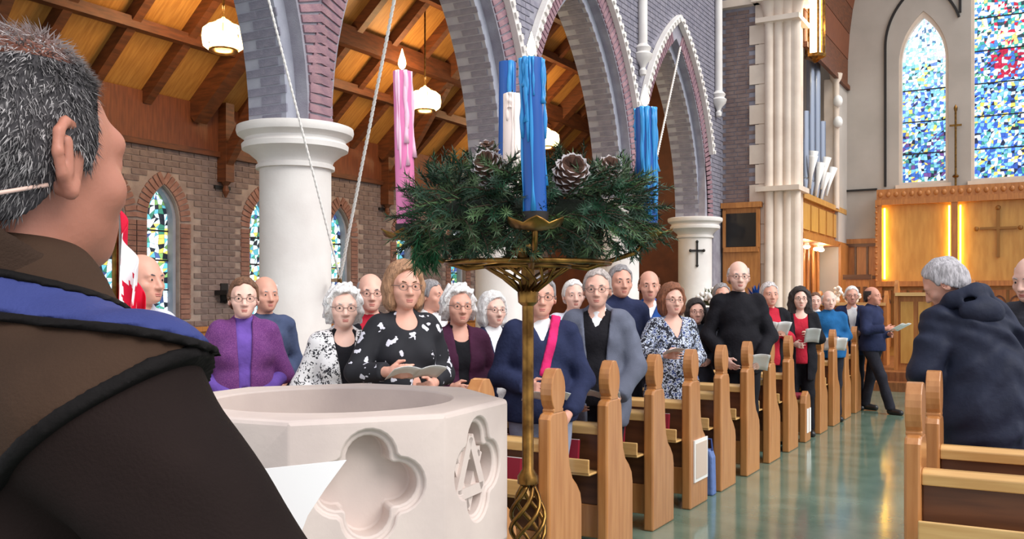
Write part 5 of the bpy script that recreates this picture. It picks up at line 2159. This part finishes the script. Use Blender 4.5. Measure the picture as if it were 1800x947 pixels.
stand('bald man with glasses in a dark jacket and red collar behind two women', 651, at_row(651, 4.97), 481, .1, skin_tone=0, hair='fringe', hair_col=GREY, glasses=True,
      tops=[T(K_red, 'shirt', collar=True), T(K_black, 'jacket', off=.026, open=.03, lapel=.15)], trousers=K_dark, arms='clasp', build=1.05)
p = stand('woman in a black dress with white flowers holding a booklet', 710, at_row(710, 4.2), 461, .28, fem=True, skin_tone=1, hair='bob', hair_col=SAND, glasses=True,
          tops=[T(K_flower, 'dress_top', neck='scoop', off=.02, hem=.8, sleeve=.8, flare=.01)], skirt=dict(mat=K_flower, hem=.42), arms=('hold', 'out'), build=1.1)
sheet(p, 'open dark-edged booklet held by the woman in the black flowered dress', 'open', (.14, .2), (.02, .06, .0), .35)
stand('man in a white shirt turned sideways behind the flowered dress', 757, 8.0, 492, 1.0, skin_tone=1, hair='short', hair_col=GREY, tops=[T(K_white, collar=True)], trousers=K_dark, arms='clasp')
stand('curly white-haired woman in an open plum cardigan', 806, at_row(806, 4.95), 503, .25, fem=True, skin_tone=1, hair='curly', hair_col=WHITE_H, glasses=True,
      tops=[T(K_black, 'top', neck='scoop'), T(K_maroon, 'cardigan', off=.024, open=.03, lapel=.08, hem=.76)], trousers=K_dark, arms='hold', build=1.1)
stand('white-haired woman in a blue jacket behind the man with the pink scarf', 866, 7.0, 514, .45, fem=True, skin_tone=2, hair='bob', hair_col=WHITE_H, glasses=True,
      tops=[T(K_white, 'blouse', collar=True), T(K_navy, 'jacket', off=.024, open=.03)], trousers=K_dark, arms='hold', build=1.05)


p = stand('man in a navy sweater with a magenta scarf behind the brass pole', 950, at_row(950, 4.97), 484, .1, skin_tone=1, hair='short', hair_col=GREY, glasses=True,
          tops=[T(K_white, 'shirt', collar=True, off=.010), T(K_navy, 'sweater', off=.026, neck='v', vdepth=.09, fold=.008), T(K_mag, 'scarf', off=.040, fold=.008, hem=1.0, region=lambda x, y, z: np.maximum(np.maximum(np.abs(x + .085 - (1.46 - z) * .28) - .030, 1.14 - z), -y - .03))], trousers=K_denim, arms=('low', 'hold'), build=1.18)
sheet(p, 'white sheet in the hands of the man in the navy sweater', 'open', (.13, .19), (.03, .05, .0), .3)
p = stand('man in a grey tweed jacket over a black sweater right of the pole', 1050, at_row(1050, 5.71), 473, -.05, skin_tone=0, hair='short', hair_col=(150, 140, 136), glasses=True,
          tops=[T(K_white, 'shirt', collar=True, off=.010), T(K_black, 'sweater', off=.018, neck='v', vdepth=.07), T(K_grey, 'jacket', off=.036, open=.06, lapel=.10, hem=.72, flare=.01)], trousers=K_dark, arms='low', build=1.06)
sheet(p, 'white sheet in the hands of the man in the grey tweed jacket', 'open', (.13, .19), (-.03, .05, .0), .3)
stand('man with pale hair just under the wreath, left of the tweed jacket', 1008, 7.6, 492, .2, skin_tone=2, hair='short', hair_col=WHITE_H, tops=[T(K_check, collar=True)], trousers=K_dark)
stand('man in a navy coat half hidden behind the tweed jacket', 1090, 7.7, 466, .3, skin_tone=1, hair='short', hair_col=GREY, tops=[T(K_navy, 'coat', off=.03, collar=True)], trousers=K_dark)
stand('man in a bright blue jacket behind the woman in the blue print blouse', 1141, 8.5, 476, .1, skin_tone=1, hair='fringe', hair_col=BROWN, tops=[T(K_white, 'shirt', collar=True, off=.01), T(K_blue, 'jacket', off=.026, neck='v', vdepth=.10)], trousers=K_dark)
p = stand('brown-haired woman in a blue and white print blouse', 1181, at_row(1181, 7.2), 499, .35, fem=True, skin_tone=0, hair='bob', hair_col=(110, 66, 44), glasses=True,
          tops=[T(K_bluewhite, 'blouse', off=.026, neck='v', vdepth=.14, hem=.74, flare=.03)], skirt=dict(mat=K_bluewhite, hem=.5), arms=('hold', 'out'), build=1.1)
sheet(p, 'folded leaflet held out by the woman in the blue print blouse', 'right', (.13, .18), (-.02, .05, .0), .3)
stand('dark-haired woman with glasses seen small beside the cross column', 1223, 9.0, 526, .2, fem=True, skin_tone=0, hair='bob', hair_col=DARK, glasses=True, tops=[T(K_charcoal, 'coat', off=.02)], trousers=K_dark)
stand('man in a charcoal coat half hidden behind the big man in black', 1268, 10.3, 498, .3, skin_tone=1, hair='short', hair_col=GREY, tops=[T(K_charcoal, 'coat', off=.03, collar=True)], trousers=K_dark, build=1.1)
p = stand('tall bald man in a black sweater with glasses', 1298, at_row(1298, 8.69), 459, .15, skin_tone=2, hair='fringe', hair_col=(170, 164, 164), glasses=True,
          tops=[T(K_black, 'sweater', off=.022, turtle=False, fold=.006, hem=.8)], trousers=K_black, arms='low', build=1.13, hscale=1.12)
sheet(p, 'white sheet hanging from the hand of the tall man in black', 'left', (.16, .22), (.02, .04, -.10), .75)
p = stand('grey-haired man in a red shirt and dark vest', 1352, 10.2, 496, .35, skin_tone=1, hair='short', hair_col=(170, 164, 164), tops=[T(K_red, 'shirt', collar=True), T(K_black, 'vest', off=.022, sleeve=.02, open=.06, lapel=.12)], trousers=K_dark, arms='read', build=1.08)
sheet(p, 'white sheet held up by the man in the red shirt', 'open', (.15, .21), (.06, .05, -.02), .8)
p = stand('woman with long dark hair, red top and black cardigan', 1406, 10.6, 505, .15, fem=True, skin_tone=2, hair='long', hair_col=DARK, glasses=True,
          tops=[T(K_red, 'top', neck='scoop', off=.012), T(K_black, 'cardigan', off=.026, open=.065, lapel=.06, hem=.66)], trousers=K_black, arms=('read', 'hold'))
sheet(p, 'white sheet held by the woman with long dark hair', 'left', (.16, .22), (.0, .04, -.08), .8)
stand('small brown-haired person in white between the long-haired woman and the teal sweater', 1433, 13.4, 514, .1, fem=True, skin_tone=2, hair='short', hair_col=BROWN, tops=[T(K_white, 'blouse', collar=True)], trousers=K_dark)
p = stand('bald man in a teal blue sweater holding white sheets', 1457, 11.9, 511, .25, skin_tone=2, hair='fringe', hair_col=WHITE_H, tops=[T(K_teal, 'sweater', off=.026, fold=.007)], trousers=K_dark, arms='hold', build=1.12)
sheet(p, 'bunch of white sheets held by the man in the teal sweater', 'open', (.14, .2), (0, .03, -.13), .95)
p = stand('white-haired man in a navy suit with a white collar', 1497, 13.2, 503, .1, skin_tone=1, hair='short', hair_col=WHITE_H, glasses=True, tops=[T(K_white, 'shirt', collar=True, off=.010), T(K_navy, 'suit_jacket', off=.026, open=.025, lapel=.16, hem=.78)], trousers=K_dark, arms='hold')
p = stand('man in a dark jacket striding into the aisle with papers', 1533, 12.9, 504, 1.1, skin_tone=4, hair='fringe', hair_col=DARK, tops=[T(K_navy, 'jacket', off=.03, collar=True)], trousers=K_dark, arms=('hold', 'out'),
          legs=(((-.09, -.06, .50), (-.10, -.16, .10)), ((.10, .18, .52), (.11, .32, .085))))
sheet(p, 'loose white papers held out by the striding man in the aisle', 'open', (.16, .22), (.02, .08, .0), .5)


def hood(info):
    s, U = info['s'], info['U']
    g = Field(np.arange(-.32, .32, .011), np.arange(-.30, .42, .011), np.arange(1.15 * s, 1.78 * s, .011))
    for k in range(14):
        a, b = 2 * PI * k / 14, 2 * PI * (k + 1) / 14
        f = lambda q: (.105 * math.cos(q), -.03 + .10 * math.sin(q), 1.478 - .035 * math.sin(q) + .008 * math.sin(4 * q))
        g.prim(Cn(U(f(a)), .043 * s, U(f(b)), .043 * s, .03))
    g.prim(E(U((0, -.155, 1.40)), (.13 * s, .06 * s, .075 * s), .05))
    g.prim(E(U((0, -.13, 1.46)), (.07 * s, .045 * s, .03 * s), .03, 's'))
    X, Y, Z = g.full()
    g.F = g.F + (.006 * np.sin(30 * X + 14 * Z) * np.sin(24 * Y + 9 * X)).astype(np.float32)
    V, Q = g.mesh()
    np_obj('hood', V, Q, K_nylon, info['root'])


K_nylon = C('dark_nylon', (34, 38, 54), rough=.62, b=.4, bs=12)
l = P(1738, 5.27)
person('grey-haired man in a hooded dark jacket seen from behind at the right', (l.x, l.y), 1.82, YAW + .15, skin_tone=1, hair='short', hair_col=(150, 146, 150), head=(.75, -.25, -.2), lean=(0.0, -.28, -.16), build=1.28,
       tops=[T(K_nylon, 'jacket', off=.045, hem=.70, flare=.02, fold=.013)], trousers=K_black, arms=('out', 'low'), extras=hood, group='people right of the aisle', detail=1.15)
l = P(1818, 5.75)
person('bald man at the right edge looking left past the hooded jacket', (l.x, l.y), 1.80, YAW + PI / 2 + .5, skin_tone=2, hair='fringe', hair_col=WHITE_H, tops=[T(K_charcoal, 'coat', off=.03, collar=True)], trousers=K_dark, arms='clasp', group='people right of the aisle', head=(0, -.2, 0))

# ---------------------------------------------------------------- the robed man in the foreground
K_robe = C('dark_brown_robe', (24, 14, 12), rough=.8, b=.15, bs=300)
K_cape = C('brown_cape', (56, 40, 30), rough=.85, b=.15, bs=320)
K_cowl = C('brown_cowl', (52, 38, 30), rough=.9, b=.25, bs=320)
K_stole = C('blue_stole', (52, 60, 112), rough=.75, b=.15, bs=260)
K_pipe = C('black_piping', (14, 11, 11), rough=.8)
A_, B_ = np.array((.22, -.0, 1.408)), np.array((.0, -.15, 1.215))
n_ = np.cross(B_ - A_, np.array((.45, -.88, .12)))
n_ /= np.linalg.norm(n_)
if n_[2] < 0:
    n_ = -n_


def seam(x, y, z):
    # follows the shoulder, then drops down the back, mirrored on the other side
    xx = np.abs(x)
    return (xx - A_[0]) * n_[0] + (y - A_[1]) * n_[1] + (z - A_[2]) * n_[2]


def priest_extras(info):
    s, U, M4 = info['s'], info['U'], info['M4']
    root = info['root']
    g = Field(np.arange(-.2, .2, .007), np.arange(-.22, .16, .007), np.arange(1.36 * s, 1.62 * s, .007))
    g.prim(Cn(U((0, -.028, 1.40)), .105 * s, U((0, -.040, 1.50)), .082 * s, .02))
    g.prim(Cn(U((0, -.040, 1.50)), .082 * s, U((0, -.050, 1.60)), .078 * s, .02))
    X, Y, Z = g.full()
    g.F = g.F + (.003 * np.sin(60 * Z + 6 * X) + .002 * np.sin(25 * X + 30 * Y)).astype(np.float32)
    top = 1.535 * s - .55 * (Y + .05)
    g.F = np.maximum(g.F, (Z - top + 0 * X).astype(np.float32))
    # hollow around the neck
    d = np.sqrt(X ** 2 + (Y + .035) ** 2) - .066 * s
    g.F = np.maximum(g.F, (-np.maximum(d, 1.46 * s - Z)).astype(np.float32))
    V, Q = g.mesh()
    np_obj('cowl', V, Q, K_cowl, root)
    # headset wire over the neck
    MB().tube([(.084, -.032, 1.60), (.07, -.075, 1.59), (.03, -.105, 1.585), (-.03, -.11, 1.59)], .0022, 6).xf(M4).build('headset_wire', mat('headset', srgb(226, 190, 176), .5), root, smooth=True, world=False)
    # cropped grey hair, strand by strand
    HV, HQ = hair_mesh('short', .0052, 1)
    HV = HV.copy()
    hp = np.array((0, -.015, 1.53))
    nr = np.random.default_rng(3)
    A, Bq, Cq = HV[HQ[:, 0]], HV[HQ[:, 1]], HV[HQ[:, 2]]
    cen = HV[HQ].mean(1)
    nrm = np.cross(Bq - A, Cq - A)
    nrm /= np.linalg.norm(nrm, axis=1)[:, None] + 1e-9
    out = ((cen - np.array((0, -.012, 1.64))) * nrm).sum(1) > 0
    keep_face = out & (cen[:, 2] > hl(cen[:, 1], 'short') + .004)
    idx = np.nonzero(keep_face)[0]
    N = 15000
    pick = nr.choice(idx, N)
    w = nr.random((N, 2))
    base = A[pick] + (Bq - A)[pick] * w[:, :1] * .9 + (HV[HQ[:, 3]] - A)[pick] * w[:, 1:] * .9
    nn = nrm[pick]
    topness = np.clip((base[:, 2] - 1.715) / .03, 0, 1)
    keep = nr.random(N) > topness * .55
    base, nn, topness = base[keep], nn[keep], topness[keep]
    N = len(base)
    flow = np.stack([nr.normal(0, .25, N), -.5 + nr.normal(0, .3, N) + 0 * base[:, 1], -.9 + nr.normal(0, .3, N)], 1)
    flow -= nn * (flow * nn).sum(1)[:, None]
    flow /= np.linalg.norm(flow, axis=1)[:, None] + 1e-9
    L = nr.uniform(.010, .020, N)[:, None] * (1 + .5 * topness[:, None])
    base = base - nn * .006
    mid = base + nn * .006 + flow * L * .45
    tip = base + nn * .0075 + flow * L + nn * nr.uniform(0, .006, N)[:, None]
    sd = np.cross(flow, nn)
    sd /= np.linalg.norm(sd, axis=1)[:, None] + 1e-9
    hw = .00065
    VS = np.concatenate([base - sd * hw, base + sd * hw, mid + sd * hw, mid - sd * hw, tip], 0)
    ar = np.arange(N)
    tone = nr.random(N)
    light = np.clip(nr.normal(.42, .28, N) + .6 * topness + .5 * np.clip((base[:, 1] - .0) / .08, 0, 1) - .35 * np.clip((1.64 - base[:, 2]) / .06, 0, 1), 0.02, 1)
    Mx = np.array(M4)
    VW = VS @ Mx[:3, :3].T + Mx[:3, 3]
    faces = [(int(a), int(a + N), int(a + 2 * N), int(a + 3 * N)) for a in ar] + [(int(a + 3 * N), int(a + 2 * N), int(a + 4 * N)) for a in ar]
    me = bpy.data.meshes.new('hair_strands')
    me.from_pydata(VW.tolist(), [], faces)
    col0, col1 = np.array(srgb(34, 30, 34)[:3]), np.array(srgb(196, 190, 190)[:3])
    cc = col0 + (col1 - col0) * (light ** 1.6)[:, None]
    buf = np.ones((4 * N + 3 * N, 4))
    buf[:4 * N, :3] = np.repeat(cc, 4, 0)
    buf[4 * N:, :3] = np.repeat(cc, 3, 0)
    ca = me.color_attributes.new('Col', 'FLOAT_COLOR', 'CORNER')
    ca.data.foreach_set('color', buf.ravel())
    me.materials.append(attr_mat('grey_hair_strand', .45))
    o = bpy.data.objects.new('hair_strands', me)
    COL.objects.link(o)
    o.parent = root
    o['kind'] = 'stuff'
    # scalp coat under the strands, open on the crown
    Vh = (HV @ Mx[:3, :3].T + Mx[:3, 3])
    Qk = HQ[(cen[:, 2] < 1.722)]
    me2 = np_obj('hair_base', Vh, Qk, mat('grey_hair_base', srgb(44, 40, 44), .8, col2=srgb(70, 66, 68), scale=90), root)


pl = camxy(-.515, .985)
PR_BODY = YAW - math.radians(33)
HEADP_OLD = head_prims


def head_prims(fem=False, old=False, _f=HEADP_OLD):
    h = _f(fem, old)[:-4]
    for s in (-1, 1):
        cv = [(.012, .002), (.017, .020), (.009, .033), (-.007, .036), (-.019, .025), (-.022, .006), (-.016, -.014), (-.004, -.028)]
        f = lambda q: (s * (.0785 + .020 * (.017 - q[0]) / .038), -.010 + q[0], 1.624 + q[1])
        for a, b in zip(cv, cv[1:]):
            h.append(Cn(f(a), .0052, f(b), .0052, .003))
        h.append(Cn(f((-.006, -.012)), .006, f((-.006, .018)), .006, .006))
        h.append(Cn(f((-.001, -.030)), .0075, f((.004, -.022)), .007, .006))
        h.append(E((s * .078, -.011, 1.622), (.0115, .021, .032), .006))
    return h


person('man in a brown robe with a blue stole, seen close from behind', (pl.x, pl.y), 1.835, PR_BODY, skin_tone=5, hair=None, hair_col=(120, 112, 112), head=(math.radians(6), .04, .0), build=1.0, sw_=.182, drop=.028, group='clergy',
       tops=[T(K_robe, 'robe', off=.030, hem=.03, sleeve=.9, cuff=.05, fold=.006, flare=.05),
             T(K_cape, 'cape', st=.006, off=.037, hem=1.0, sleeve=.9, cuff=.05, fold=.006, region=lambda x, y, z: -seam(x, y, z)),
             T(K_pipe, 'seam_piping', st=.005, off=.040, hem=1.0, sleeve=.9, cuff=.05, fold=.006, region=lambda x, y, z: np.abs(seam(x, y, z)) - .0065),
             T(K_stole, 'stole', st=.006, off=.042, hem=1.0, sleeve=.9, fold=.006, region=lambda x, y, z: np.abs(z - 1.464 + .25 * y) - .019),
             T(K_pipe, 'stole_edging', st=.0045, off=.0445, hem=1.0, sleeve=.9, fold=.006, region=lambda x, y, z: np.abs(np.abs(z - 1.464 + .25 * y) - .021) - .0045)],
       arms=(((.26, .0, 1.14), (.14, .26, 1.10)), ((.36, .05, 1.14), (.09, .21, 1.13))), trousers=K_dark, extras=priest_extras, detail=1.7, hscale=1.0)
head_prims = HEADP_OLD

# white service sheet in front of the font, in the robed man's reach
t = empty('service_sheet', camxy(-.30, 1.2, 1.2), 0, 'blank white paper corner against the font beside the robed man', 'paper')
pts = [(420, 828), (609, 808), (572, 858), (541, 905), (505, 1000), (420, 1000)]
m = MB()
vv = [P(x, 1.2 + .0002 * (x - 440), zat(y, 1.2 + .0002 * (x - 440))) for x, y in pts]
m.add(vv, [(0, 1, 2, 3, 4)])
o = m.build('page', M_paper, t)
o.modifiers.new('thick', 'SOLIDIFY').thickness = .0015

# ---------------------------------------------------------------- flag on its staff at the left
M_fred = C('flag_red', (196, 24, 54), rough=.6, b=.1)
M_fwhite = C('flag_white', (236, 232, 238), rough=.6, b=.1)
fd = 4.55
ft = P(203, fd, 0)
t = empty('flag', ft, 0, 'drooping red and white maple leaf flag beside the robed man', 'flag')
MB().lathe([(.13, 0), (.13, .03), (.03, .06), (.016, .08), (.016, 2.02), (.03, 2.04), (.008, 2.12)], ft, 12).build('staff', M_brass, t, smooth='auto')
leaf = [(0, .5), (.09, .33), (.19, .38), (.15, .12), (.29, .25), (.32, .17), (.47, .19), (.42, .06), (.49, .01), (.25, -.18), (.28, -.29), (.04, -.26), (.04, -.5), (-.04, -.5), (-.04, -.26), (-.28, -.29), (-.25, -.18), (-.49, .01), (-.42, .06), (-.47, .19), (-.32, .17), (-.29, .25), (-.15, .12), (-.19, .38), (-.09, .33)]


def in_poly(x, y, poly):
    c = False
    for (x0, y0), (x1, y1) in zip(poly, poly[1:] + poly[:1]):
        if (y0 > y) != (y1 > y) and x < (x1 - x0) * (y - y0) / (y1 - y0) + x0:
            c = not c
    return c


nu, nv = 72, 40
fv, ff_, fm = [], [], []
zt = 1.985
for i in range(nu + 1):
    for j in range(nv + 1):
        u, v = i / nu, j / nv
        # hoist runs down the staff; the fly hangs in folds below the top corner
        fall = u * .62
        r = .02 + .13 * u * (1 - .3 * v) + .02 * math.sin(u * 14 + v * 2)
        z = zt - v * .62 * (1 - .25 * u) - fall * .75
        dep = .045 * math.sin(u * 17 + v * 1.5) * (.3 + u)
        q = ft + rgt2 * r + fwd2 * dep
        fv.append((q.x, q.y, z))
for i in range(nu):
    for j in range(nv):
        u, v = (i + .5) / nu, (j + .5) / nv
        red = u < .25 or u > .75 or in_poly((u - .5) / .42, (.5 - v) / .8, leaf)
        ff_.append((i * (nv + 1) + j, (i + 1) * (nv + 1) + j, (i + 1) * (nv + 1) + j + 1, i * (nv + 1) + j + 1))
        fm.append(1 if red else 0)
m = MB()
m.v, m.f, m.m, m.c = fv, ff_, fm, [None] * len(ff_)
o = m.build('flag_cloth', [M_fwhite, M_fred], t, smooth=True, recalc=False)
o.modifiers.new('thick', 'SOLIDIFY').thickness = .002

# ---------------------------------------------------------------- flowers by the cross column
M_leaf = mat('plant_leaf', srgb(70, 84, 44), .6)
M_yel = mat('yellow_blossom', srgb(214, 176, 70), .7)
for k, (px, d, z, lab) in enumerate(((1246, 13.5, 1.25, 'arrangement of white and yellow flowers by the cross column'), (1330, 13.0, 1.3, 'spiky blue arrangement above the man in the red shirt'))):
    b = P(px, d, 0)
    t = empty('flower_arrangement', b, 0, lab, 'flowers')
    MB().lathe([(.14, 0), (.14, .03), (.025, .06), (.025, z - .05), (.10, z), (.10, z + .03)], b, 14).build('pedestal', M_panel if k == 0 else M_brass, t, smooth='auto')
    MB().lathe([(.05, z + .03), (.09, z + .1), (.07, z + .18)], b, 14).build('vase', M_white, t, smooth='auto')
    lf, bl = MB(), MB()
    for q in range(60):
        a, e = rnd.uniform(0, 2 * PI), rnd.uniform(.1, 1.4)
        dr = Vector((math.cos(a) * math.cos(e), math.sin(a) * math.cos(e), math.sin(e)))
        c0 = b + Vector((0, 0, z + .2))
        tip = c0 + dr * rnd.uniform(.14, .30)
        w = dr.cross(Vector((0, 0, 1))).normalized() * .022
        lf.add([c0, c0.lerp(tip, .6) + w, tip, c0.lerp(tip, .6) - w], [(0, 1, 2, 3)])
        if q % 2 == 0 and k == 0:
            bl.ball(c0 + dr * rnd.uniform(.16, .26), .035, 7, 5)
    lf.build('leaves', M_leaf if k == 0 else K_blue, t, recalc=False)['kind'] = 'stuff'
    if k == 0:
        bl.build('blossoms', M_white if k == 0 else M_yel, t, smooth=True)['kind'] = 'stuff'
